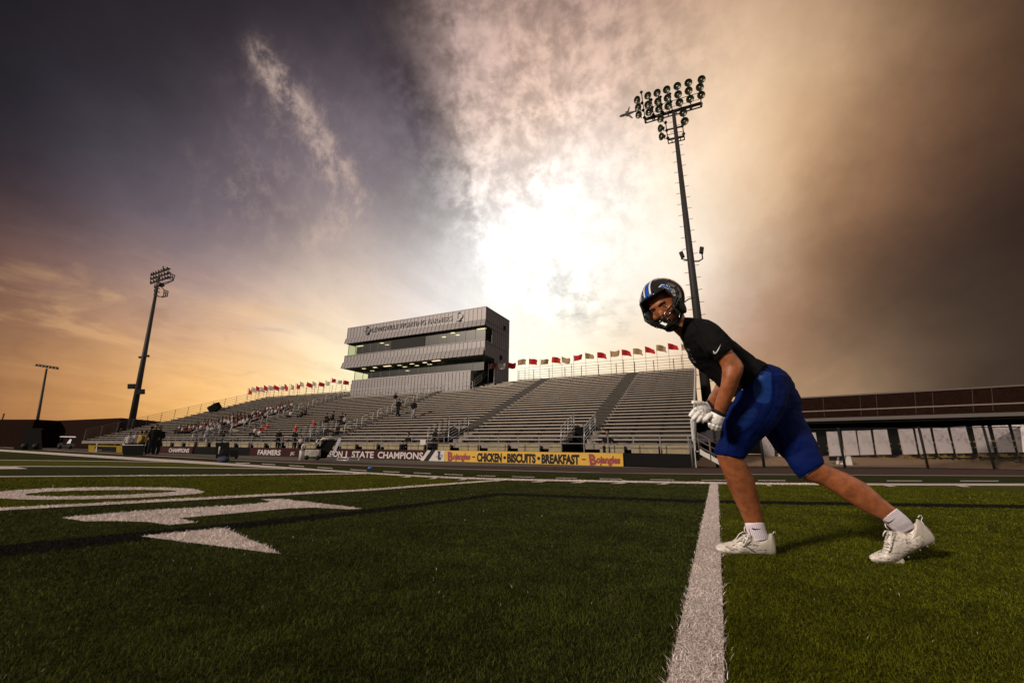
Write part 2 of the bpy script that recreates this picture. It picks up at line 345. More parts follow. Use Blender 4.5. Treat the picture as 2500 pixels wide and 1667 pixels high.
SIDE_L = [(x, y+w) for (x, y), w in zip(SIDE_U, SW)]
A_L = [(-300,1261),(-20,1246),(450,1221),(900,1197),(1233,1172)]
C_L = [(-300,1167),(-20,1164.3),(500,1161),(900,1156.5),(960,1159)]
D_L = [(-60,1138.5),(250,1139.5),(500,1142.5),(700,1145)]
E_L = [(-60,1122.5),(250,1126),(480,1129)]
def sheet(name, polys, m, z, parent=None, **k):
    mb = MB()
    for P in polys: mb.add([Vector((p.x, p.y, z)) for p in P], [tuple(range(len(P)))])
    return mb.build(name, m, parent, **k)
TURF = bpy.data.materials.new('turf_mat')
def turfmat(name, col, col2):
    m = bpy.data.materials.new(name); m.use_nodes = True; nt = m.node_tree; q = G(nt); b = nt.nodes['Principled BSDF']; b.inputs['Roughness'].default_value = .85
    b.inputs['Specular IOR Level'].default_value = .04
    tc = q.n('ShaderNodeTexCoord').outputs['Object']
    a = q.noise(tc, 95, 4, .7).outputs[0]; a2 = q.noise(tc, 14, 5, .65).outputs[0]
    c = q.mix(q.mr(a, .38, .64), col, col2); c = q.v('SCALE', c, sc=q.mr(a2, .3, .7, .72, 1.25))
    nt.links.new(c, b.inputs['Base Color'])
    bp = q.n('ShaderNodeBump'); bp.inputs['Strength'].default_value = .9; bp.inputs['Distance'].default_value = .03
    nt.links.new(a, bp.inputs['Height']); nt.links.new(bp.outputs[0], b.inputs['Normal']); return m
T_LIGHT = turfmat('turf_light', (.022,.026,.003), (.130,.134,.008)); T_DARK = turfmat('turf_dark', (.010,.013,.004), (.052,.058,.014))
T_MID = turfmat('turf_border', (.010,.013,.003), (.055,.062,.011))
mb = MB(); n = 48
for R_ in (0,): mb.add([Vector((0, 0, -.03))]+[Vector((2500*math.cos(2*math.pi*k/n), 2500*math.sin(2*math.pi*k/n), -.03)) for k in range(n)], [(0, k+1, (k+1) % n+1) for k in range(n)])
mb.build('ground', mat('far_ground', (.05,.045,.028), .95, 0, .25, .05), kind='structure')
def bandpoly(a, b): return a+b[::-1]
EDGE = [(-60,1090.5),(0,1093),(300,1110),(700,1131),(1120,1147),(1500,1157),(1750,1159.5),(1900,1160.5),(2200,1162),(2560,1164)]
side = gp(SIDE_L); edge = gp(EDGE)
near_left = Vector((-40, -14, 0)); nl = onZ(-300, 1261)
# whole field in the border green, then the five-yard bands on top
fieldpoly = gp(EDGE)+[Vector((30, -30, 0)), Vector((-90, -60, 0))]
# split to a strip so that the concave outline is filled correctly
mb = MB(); far_ = res(edge, 40); nearr = [Vector((-90+125*i/39, -60 if i < 38 else -30, 0)) for i in range(40)]
for i in range(39): mb.quad(far_[i], far_[i+1], nearr[i+1], nearr[i])
mb.build('turf', T_MID, kind='structure')
def ext(P, k):   # prolong a line towards the viewer's side
    d = (P[0]-P[1]).normalized(); return [P[0]+d*k]+P
Ap, Cp, Dp, Ep = gp(A_L), gp(C_L), gp(D_L), gp(E_L)
Bp = [onZ(1744, 1180), onZ(1728, 1370), onZ(1706, 1638), Vector((onZ(1706,1638).x-.02, -9.4, 0)), Vector((-.13, -30, 0))]
def sideseg(x0, x1): return [p for p, (x, y) in zip(gp(SIDE_L), SIDE_L) if x0 <= x <= x1]
Ax = ext(Ap, 26); Cx = ext(Cp, 30); Dx = ext(Dp, 30); Ex = ext(Ep, 30)
def strip(name, a, b, m, z, n=24, **k):
    a, b = res(a, n), res(b, n); mb = MB()
    for i in range(n-1): mb.quad(*[Vector((p.x, p.y, z)) for p in (a[i], a[i+1], b[i+1], b[i])])
    return mb.build(name, m, **k)
strip('turf_band', Ax, Bp[::-1], T_DARK, .003, kind='structure')
strip('turf_band', Bp[::-1], [Vector((9, -30, 0)), Vector((8.2, 4.2, 0)), ], T_LIGHT, .003, kind='structure') if 0 else None
mb = MB(); sg = [p for p, (x, y) in zip(gp(SIDE_L), SIDE_L) if x >= 1745]; sg = res([Bp[0]]+sg[1:], 24); bb = res([Bp[0], Bp[-1]], 24)
mb.add([Vector((p.x, p.y, .003)) for p in res(sg, 24)+[Vector((12, -30, 0)), Vector((-.13, -30, 0))]], [tuple(range(26))])
mb.build('turf_band', T_LIGHT, kind='structure')
strip('turf_band', Cx, Ax, T_LIGHT, .003, kind='structure')
strip('turf_band', Dx, Cx, T_DARK, .003, kind='structure')
strip('turf_band', Ex, Dx, T_LIGHT, .003, kind='structure')
# painted markings
def turfwhite(name, col, col2, sc=110):
    m = bpy.data.materials.new(name); m.use_nodes = True; nt = m.node_tree; q = G(nt); b = nt.nodes['Principled BSDF']; b.inputs['Roughness'].default_value = .85; b.inputs['Specular IOR Level'].default_value = .05
    tc = q.n('ShaderNodeTexCoord').outputs['Object']; a = q.noise(tc, sc, 4, .7).outputs[0]
    nt.links.new(q.mix(q.mr(a, .35, .62), col, col2), b.inputs['Base Color'])
    bp = q.n('ShaderNodeBump'); bp.inputs['Strength'].default_value = .8; bp.inputs['Distance'].default_value = .02; nt.links.new(a, bp.inputs['Height']); nt.links.new(bp.outputs[0], b.inputs['Normal']); return m
TW = turfwhite('white_turf', (.26,.21,.19), (.80,.71,.68)); TK = turfwhite('black_turf', (.004,.004,.003), (.010,.010,.008))
ZM = .008; MARKS = []          # (polygon, colour key)
def ribbon(name, L, R, m, z=ZM, n=60):
    a, b = res(L, n), res(R, n); mb = MB()
    for i in range(n-1):
        q_ = [Vector((p.x, p.y, z)) for p in (a[i], a[i+1], b[i+1], b[i])]; mb.quad(*q_)
    MARKS.append(([(p.x, p.y) for p in a]+[(p.x, p.y) for p in b[::-1]], 'k' if m is TK else 'w'))
    return mb.build(name, m, kind='structure')
def line(name, P, w, m, z=ZM, n=60):
    P = res(P, n); L, R = [], []
    for i, p in enumerate(P):
        d = (P[min(i+1, n-1)]-P[max(i-1, 0)]).normalized(); o = Vector((-d.y, d.x, 0))*w/2; L.append(p+o); R.append(p-o)
    return ribbon(name, L, R, m, z, n)
BL = gp([(-60,1356),(0,1348),(450,1300),(900,1250),(1222,1207.5)]); BL2 = gp([(1222,1207.5),(1700,1225),(2500,1238),(2600,1239.5)])
def pxline(name, P, ws, m, z, n=60): return ribbon(name, gp([(x, y-w/2) for (x, y), w in zip(P, ws)]), gp([(x, y+w/2) for (x, y), w in zip(P, ws)]), m, z, n)
pxline('black_line', [(-60,1356),(0,1348),(450,1300),(900,1250),(1222,1207.5)], (30,28,17,10,6), TK, .0065); pxline('black_line', [(1222,1207.5),(1700,1225),(2500,1238),(2600,1239.5)], (6,7,8,8), TK, .0065)
ribbon('sideline', gp(SIDE_U), gp(SIDE_L), TW, .0095, 90)
pxline('yard_line', A_L, (7,6.5,5.2,4,2.8), TW, .008); pxline('yard_line', C_L[:4], (2,2,2,2), TW, .008); pxline('yard_line', D_L, (1.5,1.5,1.3,1.2), TW, .008); pxline('yard_line', E_L, (1,1,.9), TW, .008)
line('yard_line', Bp, .116, TW, .0115)
def flatpoly(name, px, m=TW, z=ZM):
    P = gp(px); bm = bmesh.new(); vs = [bm.verts.new((p.x, p.y, z)) for p in P]; f = bm.faces.new(vs); f.normal_update()
    if f.normal.z < 0: f.normal_flip()
    bmesh.ops.triangulate(bm, faces=bm.faces[:]); me = bpy.data.meshes.new(name); bm.to_mesh(me); bm.free(); me.materials.append(m)
    o = bpy.data.objects.new(name, me); COL.objects.link(o); o['kind'] = 'structure'; MARKS.append(([(p.x, p.y) for p in P], 'w')); return o
flatpoly('yard_number', [(151,1266),(283,1254),(383,1246.5),(566,1236),(654,1229),(662,1225.5),(637,1220.5),(681,1219.7),(750,1227),(820,1235),(884,1243.4),(846,1245),(765,1241),(708,1242.6),(560,1256),(436,1267.5),(478,1278),(413,1284),(364,1277),(295,1274),(207,1275)])
flatpoly('yard_arrow', [(342.5,1312),(547,1291.6),(687,1356)])
flatpoly('yard_number', [(-70,1139),(32,1138.6),(68,1145),(-70,1146)])
zo = [(501,1202),(470,1194.5),(400,1191.3),(344,1190.5),(230,1191),(115,1193.5),(20,1199),(-30,1207),(-20,1217),(50,1221),(115,1221.5),(230,1220),(345,1216),(430,1211),(485,1206.5),(501,1202)]
zi = [(436,1199.5),(400,1197.6),(350,1197.2),(300,1197.4),(245,1198),(170,1199.4),(110,1202),(60,1207),(62,1211),(90,1213),(130,1213.6),(230,1212.2),(320,1209),(390,1205),(425,1202),(436,1199.5)]
ribbon('yard_number', gp(zo), gp(zi), TW, .0085, 60)
# yard ticks along the sideline, dashes between sideline and track
for x0, x1 in [(1213,1219),(1302,1325),(1397,1420),(1496,1522),(1608,1628),(1865,1886),(2150,2190),(2325,2372),(985,1000),(1050,1063),(1120,1136)]:
    yy = np.interp(x0, [p[0] for p in SIDE_L], [p[1] for p in SIDE_L]); dx = x1-x0
    if x0 < 1700: P = [(x1, yy-.6), (x1+dx*.75, yy-.6), (x1-dx*.1, yy+3.9), (x0-dx*.3, yy+3.9)]
    else: P = [(x0, yy-.6), (x0+dx*.5, yy-.6), (x1, yy+3.8), (x0+dx*.55, yy+3.8)]
    mb = MB(); mb.add([Vector((p.x, p.y, .0125)) for p in gp(P)], [(0,1,2,3)]); mb.build('yard_tick', TW, kind='structure')
DY = ([600,700,900,1165,1400,1700,2000,2560], [1129.5,1135.5,1149,1161,1167.5,1172,1173.5,1174])
for x0, x1 in [(575,610),(640,672),(705,742),(775,812),(855,895),(935,975),(1010,1052),(1085,1130),(1165,1210),(1250,1305),(1357,1408),(1464,1519),(1586,1647),(1712,1778),(1850,1918),(2165,2251),(2344,2438)]:
    mb = MB(); f_ = lambda x: float(np.interp(x, *DY)); mb.add([Vector((p.x, p.y, .0095)) for p in gp([(x0, f_(x0)), (x1, f_(x1)), (x1, f_(x1)+1.6), (x0, f_(x0)+1.6)])], [(0,3,2,1)]); mb.build('border_dash', TW, kind='structure')
# track
mb = MB(); te = res(gp(EDGE), 60); tf = res(gp([(-60,1087.5),(0,1089.5),(300,1103),(430,1112),(629,1121.5),(1086,1136),(1520,1141.5),(1693,1142.2),(2000,1141),(2560,1147)]), 60)
for i in range(59): mb.quad(*[Vector((p.x, p.y, .004)) for p in (te[i], tf[i], tf[i+1], te[i+1])])
mb.build('track', TRACK, kind='structure')
e_in = res(gp([(x, y-2.2) for x, y in EDGE]), 60); e_i2 = res(gp([(x, y-1.2) for x, y in EDGE]), 60)
mb = MB()
for i in range(59): mb.quad(*[Vector((p.x, p.y, .008)) for p in (e_i2[i], e_in[i], e_in[i+1], e_i2[i+1])])
mb.build('track_line', mat('track_paint', (.30,.25,.22), .8), kind='structure')
# apron of tan paving behind the fence, rising towards the school
FB = [(1700,1139.5),(1900,1139),(2200,1141),(2560,1146)]
fb = gp(FB)
def schoolP(x, y, k=30.): return None
d7 = ray(7, 1082); SX = np.array([d7[0], d7[1], 0]); SX = -SX/np.linalg.norm(SX); SN = np.array([-SX[1], SX[0], 0.])
SP0 = CAM+ray(1955, 1108)*0; SP0 = np.array([*(CAM+ray(1955,1100)*27.)[:2], 0.])
def onSchool(x, y, dn=0.):
    d = ray(x, y); P = CAM+d*(((SP0+SN*dn-CAM)@SN)/(d@SN)); return Vector(P)
sb = [onSchool(x, y) for x, y in ((1640,1108),(1900,1109),(2200,1109),(2700,1107))]
a, b = res(fb, 20), res(sb, 20); mb = MB()
for i in range(19): mb.quad(a[i], a[i+1], b[i+1], b[i])
mb.build('paving', SAND, kind='structure')

# real grass blades round the viewer; painted where the markings are
rs = np.random.RandomState(3)
def sample(n, r0, r1, pw):
    u = rs.rand(n); a = 2-pw
    r = r0*np.exp(u*math.log(r1/r0)) if abs(a) < 1e-6 else (r0**a+u*(r1**a-r0**a))**(1/a)
    th = rad(90)+YAW+(rs.rand(n)-.5)*rad(128)
    return CAM[0]+r*np.cos(th), CAM[1]+r*np.sin(th), r
xs, ys, rr = [np.concatenate(q) for q in zip(sample(150000, .5, 1.7, 0), sample(430000, 1.7, 10., 2.))]
code = np.zeros(len(xs), int)      # 0 dark band, 1 light band, 2 white, 3 black, 4 border
def inpoly(xs, ys, poly):
    c = np.zeros(len(xs), bool); n = len(poly)
    for i in range(n):
        x1, y1 = poly[i]; x2, y2 = poly[(i+1) % n]
        if y1 == y2: continue
        m = ((y1 > ys) != (y2 > ys)) & (xs < (x2-x1)*(ys-y1)/(y2-y1)+x1); c ^= m
    return c
jx, jy = xs+rs.normal(0, .006, len(xs)), ys+rs.normal(0, .006, len(xs))
bA = [(p.x, p.y) for p in Ax]; bC = [(p.x, p.y) for p in Cx]; bB = [(p.x, p.y) for p in Bp]
code[inpoly(xs, ys, bB+[(12,-30),(12,9),(6,3.5)])] = 1
code[inpoly(xs, ys, bC+bA[::-1])] = 1
beyond = ~inpoly(xs, ys, [(p.x, p.y) for p in gp(SIDE_L)]+[(40,-40),(-90,-60)]); code[beyond] = 4
on_field = inpoly(xs, ys, [(p.x, p.y) for p in gp(EDGE)]+[(40,-40),(-120,-60)])
for poly, k in MARKS:
    m = inpoly(jx, jy, poly); code[m] = 3 if k == 'k' else 2
xs, ys, rr, code = xs[on_field], ys[on_field], rr[on_field], code[on_field]
N = len(xs); ang = rs.rand(N)*2*math.pi; hgt = .005+.0085*rs.rand(N); hgt[code == 2] *= 1.4; wid_k = np.where(code == 2, 1.35, 1.); hgt[code == 3] *= 1.25; wid = np.maximum(.0013, rr*.0008)*(.7+.6*rs.rand(N))*wid_k
lean = (.3+1.0*rs.rand(N))*hgt; la = rs.rand(N)*2*math.pi
ax_, ay_ = np.cos(ang)*wid/2, np.sin(ang)*wid/2
v = np.zeros((N, 5, 3), np.float32)
zb = .004
v[:, 0] = np.stack([xs-ax_, ys-ay_, np.full(N, zb)], 1); v[:, 1] = np.stack([xs+ax_, ys+ay_, np.full(N, zb)], 1)
mx_, my_ = xs+np.cos(la)*lean*.35, ys+np.sin(la)*lean*.35
v[:, 2] = np.stack([mx_+ax_*.8, my_+ay_*.8, zb+hgt*.6], 1); v[:, 3] = np.stack([mx_-ax_*.8, my_-ay_*.8, zb+hgt*.6], 1)
v[:, 4] = np.stack([xs+np.cos(la)*lean, ys+np.sin(la)*lean, zb+hgt], 1)
pal = {0: ((.007,.010,.002), (.088,.100,.018)), 1: ((.012,.016,.002), (.135,.145,.009)), 2: ((.34,.28,.26), (.93,.82,.79)), 3: ((.005,.005,.004), (.014,.013,.010)), 4: ((.010,.013,.003), (.070,.075,.013))}
lo = np.array([pal[k][0] for k in range(5)]); hi = np.array([pal[k][1] for k in range(5)])
# clumps: low-frequency wear of the turf
cl = np.array([noise.noise(Vector((x*2.2, y*2.2, 0)))*.5+noise.noise(Vector((x*9, y*9, 5)))*.5 for x, y in zip(xs, ys)])
tt = np.clip(rs.rand(N)**1.3*.9+cl*.55, 0, 1)[:, None]; colr = lo[code]*(1-tt)+hi[code]*tt
stray = (rs.rand(N) < .0006) & (code < 2); colr[stray] = (.62,.58,.50)
for key, sel, nm in (('g', code != 2, 'turf_grass'), ('w', code == 2, 'painted_grass')):
    vv = v[sel]; n_ = len(vv); me = bpy.data.meshes.new(nm); me.vertices.add(n_*5); me.vertices.foreach_set('co', vv.reshape(-1))
    base_i = (np.arange(n_)*5)[:, None]; q4 = base_i+np.array([0,1,2,3]); t3 = base_i+np.array([3,2,4])
    loops = np.concatenate([q4.reshape(-1), t3.reshape(-1)]); me.loops.add(len(loops)); me.loops.foreach_set('vertex_index', loops.astype(np.int32))
    me.polygons.add(n_*2); ls_ = np.concatenate([np.arange(n_)*4, n_*4+np.arange(n_)*3]); me.polygons.foreach_set('loop_start', ls_.astype(np.int32))
    me.update(calc_edges=True); at = me.color_attributes.new('Col', 'FLOAT_COLOR', 'POINT')
    cc = np.ones((n_*5, 4), np.float32); cc[:, :3] = np.repeat(colr[sel], 5, 0); at.data.foreach_set('color', cc.reshape(-1))
    me.materials.append(mat('blade_'+key, (1,1,1), .8, attr=True, spec=.02)); o = bpy.data.objects.new(nm, me); COL.objects.link(o)
    tag(o, 'short dark and light green blades of artificial turf' if key == 'g' else 'white painted turf blades of the yard lines and numbers', 'grass', kind='stuff')

# ------------------------------------------------------------------ grandstand
NR = 27; T0, T1 = .6, 13.7
Z0s = onT(1690, 1083, T0)[1]; SR1, Z1s = onT(1696, 901, T1)
def tr(i): return T0+(T1-T0)*i/NR
def zr(i): return Z0s+(Z1s-Z0s)*i/NR
def zst(t): return Z0s+(Z1s-Z0s)*(t-T0)/(T1-T0)
def sR(t): return .02+(SR1-.02)*(t-T0)/(T1-T0)
def sL(t): return -53.0+5.4*(t-T0)/(T1-T0)
AIS = [(-4.48, .42), (-11.42, .42), (-20.3, .40), (-32.3, .40), (-42.5, .4)]
stand = empty('grandstand', W(-25, 5, 0), 'long grey metal grandstand of bench rows beyond the track', 'grandstand')
mb = MB(); MD = {c: MB() for c, _ in AIS}
VOM = [(-4.85, .50), (-12.1, .62), (-22.4, .62), (-33.9, .75)]       # entry cut-outs: centre s, half width; rows 0..4
for i in range(NR+1):
    t, z, t2 = tr(i), zr(i), tr(i+1); h = zr(1)-zr(0)
    segs = [(sL(t), sR(t))]
    if i < 4:
        for c, w_ in VOM: segs = [x for a_, b_ in segs for x in (((a_, c-w_), (c+w_, b_)) if a_ < c < b_ else ((a_, b_),))]
    for a_, b_ in segs: mb.hexa([W(a_,t,z-h-.06), W(b_,t,z-h-.06), W(b_,t2+.02,z-h-.06), W(a_,t2+.02,z-h-.06), W(a_,t,z), W(b_,t,z), W(b_,t2+.02,z), W(a_,t2+.02,z)])
    for c, w_ in AIS:
        if i < 4 and any(abs(c-vc) < vw+w_ for vc, vw in VOM): continue
        MD[c].sbox(c-w_, c+w_, t-.012, t2+.012, z-h-.02, z+.006)
        MD[c].sbox(c-w_, c+w_, t+.20, t2+.014, z+.006, z+.10)
        MD[c].sbox(c-w_, c+w_, t-.03, t+.0, z-.004, z+.012, 1); MD[c].sbox(c-w_, c+w_, t+.18, t+.21, z+.09, z+.106, 1)
mb.build('terrace', RISER, stand); [m_.build('aisle_steps', [DARKSTEP, NOSE], stand) for m_ in MD.values()]
for i in range(NR+1):
    t, z = tr(i), zr(i); mb = MB(); cuts = sorted([(c-w_, c+w_) for c, w_ in AIS]+([(c-w_, c+w_) for c, w_ in VOM] if i < 5 else []))
    if i > NR-4: cuts = sorted(cuts+[(-31.8, -14.1)])
    a_ = sL(t)+.05; segs = []
    for c0, c1_ in cuts:
        if c1_ <= a_: continue
        if c0 > a_: segs.append((a_, c0))
        a_ = max(a_, c1_)
    segs.append((a_, sR(t)-.06))
    for a_, b_ in segs:
        if b_-a_ < .2: continue
        mb.sbox(a_, b_, t+.26, t+.43, z+.13, z+.16)
        x = a_+.3
        while x < b_: mb.sbox(x-.03, x+.03, t+.30, t+.38, z, z+.129, 1); x += 1.22
    mb.build('bench_row', [PLANK, BLACKM], stand)
# end frames, underside legs
mb = MB()
mb.hexa([W(.03,.1,0), W(.10,.1,0), W(.10,.35,0), W(.03,.35,0), W(.03,.1,Z0s+.9), W(.10,.1,Z0s+.9), W(.10,.35,Z0s+.9), W(.03,.35,Z0s+.9)])
mb.hexa([W(.04,T0,Z0s-.25), W(.10,T0,Z0s-.25), W(SR1+.10,T1,Z1s-.25), W(SR1+.04,T1,Z1s-.25), W(.04,T0,Z0s+.45), W(.10,T0,Z0s+.45), W(SR1+.10,T1,Z1s+.45), W(SR1+.04,T1,Z1s+.45)])
mb.build('end_stringer', TRIM, stand)
mb = MB()
for k in range(1, 12):
    for t in (6., 13.5): mb = MB(); mb.tube([W(sR(t)-.3-4.8*(k-1), t, 0), W(sR(t)-.3-4.8*(k-1), t, zst(t)-.35)], .08); mb.build('support_post', RAILD, stand)
mb = MB(); mb.hexa([W(-47.5,T1+.3,0), W(-.25,T1+.3,0), W(-.25,T1+.36,0), W(-47.5,T1+.36,0), W(-47.5,T1+.3,Z1s-.3), W(-.25,T1+.3,Z1s-.3), W(-.25,T1+.36,Z1s-.3), W(-47.5,T1+.36,Z1s-.3)]); mb.sbox(-.30,-.24,2.2,T1,0,zst(2.2)-.25); mb.sbox(-52.5, -.4, 2.25, 2.3, 0, zst(2.25)-.3); mb.build('light_block', BLACKM, stand)  # added black panels block the sky glow seen under the seating
# front walk and low concrete wall behind the banners
mb = MB(); zw = onT(1400, 1102.6, 0)[1]
mb.sbox(-45, -.05, .07, .59, 0, zw-.06); mb.build('front_walk', BLACKM, stand)
mb = MB(); x = -.15
pl = [(-1.1,-.1),(-2.3,-1.25),(-3.6,-2.6),(-5.9,-5.3)]+[(-7.4-1.62*k, -6.35-1.62*k) for k in range(24)]
for a_, b_ in pl: mb = MB(); mb.sbox(a_, b_, .40, .50, zw-.05, Z0s-.08); mb.build('concrete_wall', CONC, stand)
# field-side railing of the front walk
mb = MB(); ztop = onT(1400, 1066, .03)[1]
for z_ in (ztop, ztop-.28): mb.tube([W(-45, .05, z_), W(0, .05, z_)], .016, 4)
k = 0; x = -.1
while x > -45: mb.tube([W(x, .05, zw-.1), W(x, .05, ztop)], .02, 4); x -= 1.02
mb.build('front_railing', RAIL, stand)
# rear railing along the top, with the higher wire that carries the flags
def rear(s0, s1, zz):
    mb = MB(); n_ = max(2, int(abs(s1-s0)/1.35))
    for k in range(5): mb.tube([W(s0, T1+.45, Z1s+.12+k*.2), W(s1, T1+.45, Z1s+.12+k*.2)], .014, 4)
    for k in range(n_+1): s_ = s0+(s1-s0)*k/n_; mb.tube([W(s_, T1+.45, Z1s-.3), W(s_, T1+.45, Z1s+.95)], .028, 4)
    mb.tube([W(s0, T1+.5, zz), W(s1, T1+.5, zz)], .012, 4)
    for k in range(0, n_+1, 3): s_ = s0+(s1-s0)*(k+.4)/n_; mb.tube([W(s_, T1+.5, Z1s), W(s_, T1+.5, zz)], .02, 4)
    return mb
zwire = onT(1600, 872, T1+.5)[1]
rear(-14.0, SR1, zwire).build('rear_railing', RAILD, stand); rear(-47.6, -32.3, zwire).build('rear_railing', RAILD, stand)
mb = MB()
for k in range(5): mb.tube([W(sL(T0), T0, Z0s+.2+k*.2), W(sL(T1), T1+.4, Z1s+.2+k*.2)], .016, 4)
for i in range(0, NR+1, 2): mb.tube([W(sL(tr(i))-.02, tr(i)+.1, zr(i)-.1), W(sL(tr(i))-.02, tr(i)+.1, zr(i)+1.0)], .022, 4)
mb.build('side_railing', RAILD, stand)
# white handrails up the two lit aisles
def loop(s_, t_):
    mb = MB(); z_ = zst(t_); L_ = .95; k_ = (Z1s-Z0s)/(T1-T0); H = .62
    for dz in (H, H*.55): mb.tube([W(s_, t_+.05, z_+dz+.02), W(s_, t_+L_, z_+dz+k_*L_)], .016, 5)
    mb.tube([W(s_, t_, z_), W(s_, t_, z_+H*.82), W(s_, t_+.06, z_+H+.02)], .016, 5); mb.tube([W(s_, t_+L_-.05, z_+k_*L_), W(s_, t_+L_, z_+H+k_*L_-.06), W(s_, t_+L_, z_+H+k_*L_)], .016, 5)
    return mb
for c in (-20.3, -32.3):
    for k in range(8): loop(c, 1.9+k*1.36).build('handrail', mat('white_rail', (.62,.60,.58), .4), stand)
# entries with sloping side rails
for (c, w_) in VOM:
    mb = MB(); mb.sbox(c-w_, c+w_, T0+1.9, T0+2.0, 0, zst(T0+2.0)); mb.sbox(c-w_-.04, c-w_+.0, T0-.05, T0+2.0, 0, Z0s+.0); mb.sbox(c+w_, c+w_+.04, T0-.05, T0+2., 0, Z0s); mb.build('entry_walls', BLACKM, stand)
    for e_ in (-1, 1):
        mb = MB()
        for j in range(5): mb.tube([W(c+e_*(w_+.03), T0-.02, Z0s+.10+j*.15), W(c+e_*(w_+.03), T0+1.85, zst(T0+1.85)+.06+j*.15)], .02 if j == 4 else .014, 5)
        for t_ in (T0, T0+.95, T0+1.85): mb.tube([W(c+e_*(w_+.03), t_, zst(t_)-.2), W(c+e_*(w_+.03), t_, zst(t_)+.7)], .02, 5)
        mb.build('entry_rail', RAIL, stand)
mb = MB(); s_, z_ = onT(1032, 1079, -.01); mb.box(W(s_, .01, z_), (.34, .02, .24), X=E1, Y=E2); mb.build('small_sign', WHITEV, stand)
# black plate and box on the far left railing
p_ = PT(524, 995, 8.5); mb = MB(); mb.box(p_, (1.05, .6, .72), X=(Vector(AR)*.87+Vector(AU)*.49), Y=AW, Z=(Vector(AU)*.87-Vector(AR)*.49)); mb.tube([p_+Vector((0,0,-.5)), p_+Vector((0,0,-1.6))], .06); mb.build('loudspeaker', BLACKM, None, label='black loudspeaker box tilted on the sloping railing at the grandstand left end', cat='loudspeaker')
# stair at the right end
mb = MB(); sa = onZ(1747, 1143); A_ = W(.25, -.0, onT(1700, 1108, 0)[1]+.0); B_ = W(.98, 0, .06)
st_root = empty('stairs', W(.6, 0, 0), 'grey metal stairs with dark railing at the right end of the grandstand', 'stairs')
mb.slab([A_, B_, B_+Vector((0,0,.16)), A_+Vector((0,0,.20))], Vector(E2)*.06); mb.slab([A_+Vector(E2)*.9, B_+Vector(E2)*.9, B_+Vector(E2)*.9+Vector((0,0,.16)), A_+Vector(E2)*.9+Vector((0,0,.20))], Vector(E2)*.06); mb.build('stringer', TRIM, st_root)
mb = MB()
for k in range(5): f_ = k/4.5; c_ = A_.lerp(B_, f_)+Vector(E2)*.48; mb.box(c_+Vector((0,0,.1)), (.2, .8, .03), X=E1, Y=E2)
mb.build('treads', ALU, st_root); mb = MB()
for e_ in (0, .95):
    for dz in (.75, .5, .28): mb.tube([A_+Vector(E2)*e_+Vector((0,0,dz)), B_+Vector(E2)*e_+Vector((0,0,dz))], .02, 5)
    for f_ in (0, .5, 1): c_ = A_.lerp(B_, f_)+Vector(E2)*e_; mb.tube([c_, c_+Vector((0,0,.78))], .02, 5)
mb.build('railing', RAILD, st_root)
mb = MB(); zq = onT(1720, 1073, 0)[1]; mb.tube([W(.05, 0, zq), W(1.0, 0, zq)], .014, 5); mb.tube([W(1.02, 0, 0), W(1.02, 0, zq)], .03, 5); mb.tube([W(-.02, -.02, 0), W(-.02, -.02, zq)], .035, 5); mb.build('gate_rail', RAILD, st_root)

# ------------------------------------------------------------------ banners on the wall
def banner(name, x0, x1, m, label, zb_=None, zt_=None, th=.05):
    sa_, sb_ = onT(x0, 1100, -.06)[0], onT(x1, 1100, -.06)[0]
    mb = MB(); mb.sbox(sa_, sb_, -.06, 0., ZB, ZT); return mb.build(name, m, None, label=label, cat='banner'), sa_, sb_
ZT = onT(1300, 1102.6, -.06)[1]; ZB = onT(1300, 1134, -.06)[1]
print('banner z', ZB, ZT)
mb = MB(); mb.sbox(-47, -.02, 0.01, .06, .0, ZT+.01); mb.build('field_wall', BLACKM, None, label='long low black wall between the track and the grandstand', cat='wall')
b1, sa_, sb_ = banner('banner', 1086, 1520, YELLOW, 'yellow banner reading CHICKEN BISCUITS BREAKFAST on the low wall')
H_ = ZT-ZB; zc_ = (ZT+ZB)/2
def bp_(s0): return lambda u, v_, d: W(s0+u, -.062-.001-d, ZB+H_*.0+v_)
def put(mb, txt, xa, xb, hfrac, yfrac, bold=0.02, mi=0, shear=0., t_=-.064):
    s0, s1 = onT(xa, 1118, t_)[0], onT(xb, 1118, t_)[0]
    text_mesh(mb, txt, lambda u, v_, d: W(s0+u, t_, ZB+H_*yfrac+v_), H_*hfrac, bold=bold, width=s1-s0, mi=mi, shear=shear)
mb = MB()
put(mb, 'CHICKEN', 1164.5, 1225, .66, .16, .06); put(mb, 'BISCUITS', 1238, 1308, .66, .16, .06); put(mb, 'BREAKFAST', 1322, 1414.5, .66, .16, .06)
for x_ in (1232, 1315): 
    s_, z_ = onT(x_, 1117, -.064); mb.lathe(W(s_, -.062, zc_), -Vector(E2), [(0, .07), (.004, .07)], 12); 
for x_ in (1156, 1425): s_, z_ = onT(x_, 1118, -.064); mb.sbox(s_-.09, s_+.09, -.064, -.0605, zc_-.025, zc_+.02)
mb.build('lettering', BLACK, b1)
for xa, xb in ((1092, 1148), (1437, 1514)):
    mb = MB()
    put(mb, 'B', xa, xa+(xb-xa)*.25, .74, .14, .06, shear=-.12); put(mb, 'ojangles', xa+(xb-xa)*.24, xb, .50, .27, .06, shear=.08); mb.build('lettering', REDV, b1)
b2, sa_, sb_ = banner('banner', 1046, 1085.5, WHITEV, 'white banner panel with a grey letter L emblem beside the yellow banner')
mb = MB(); s_ = onT(1072, 1117, -.064)[0]
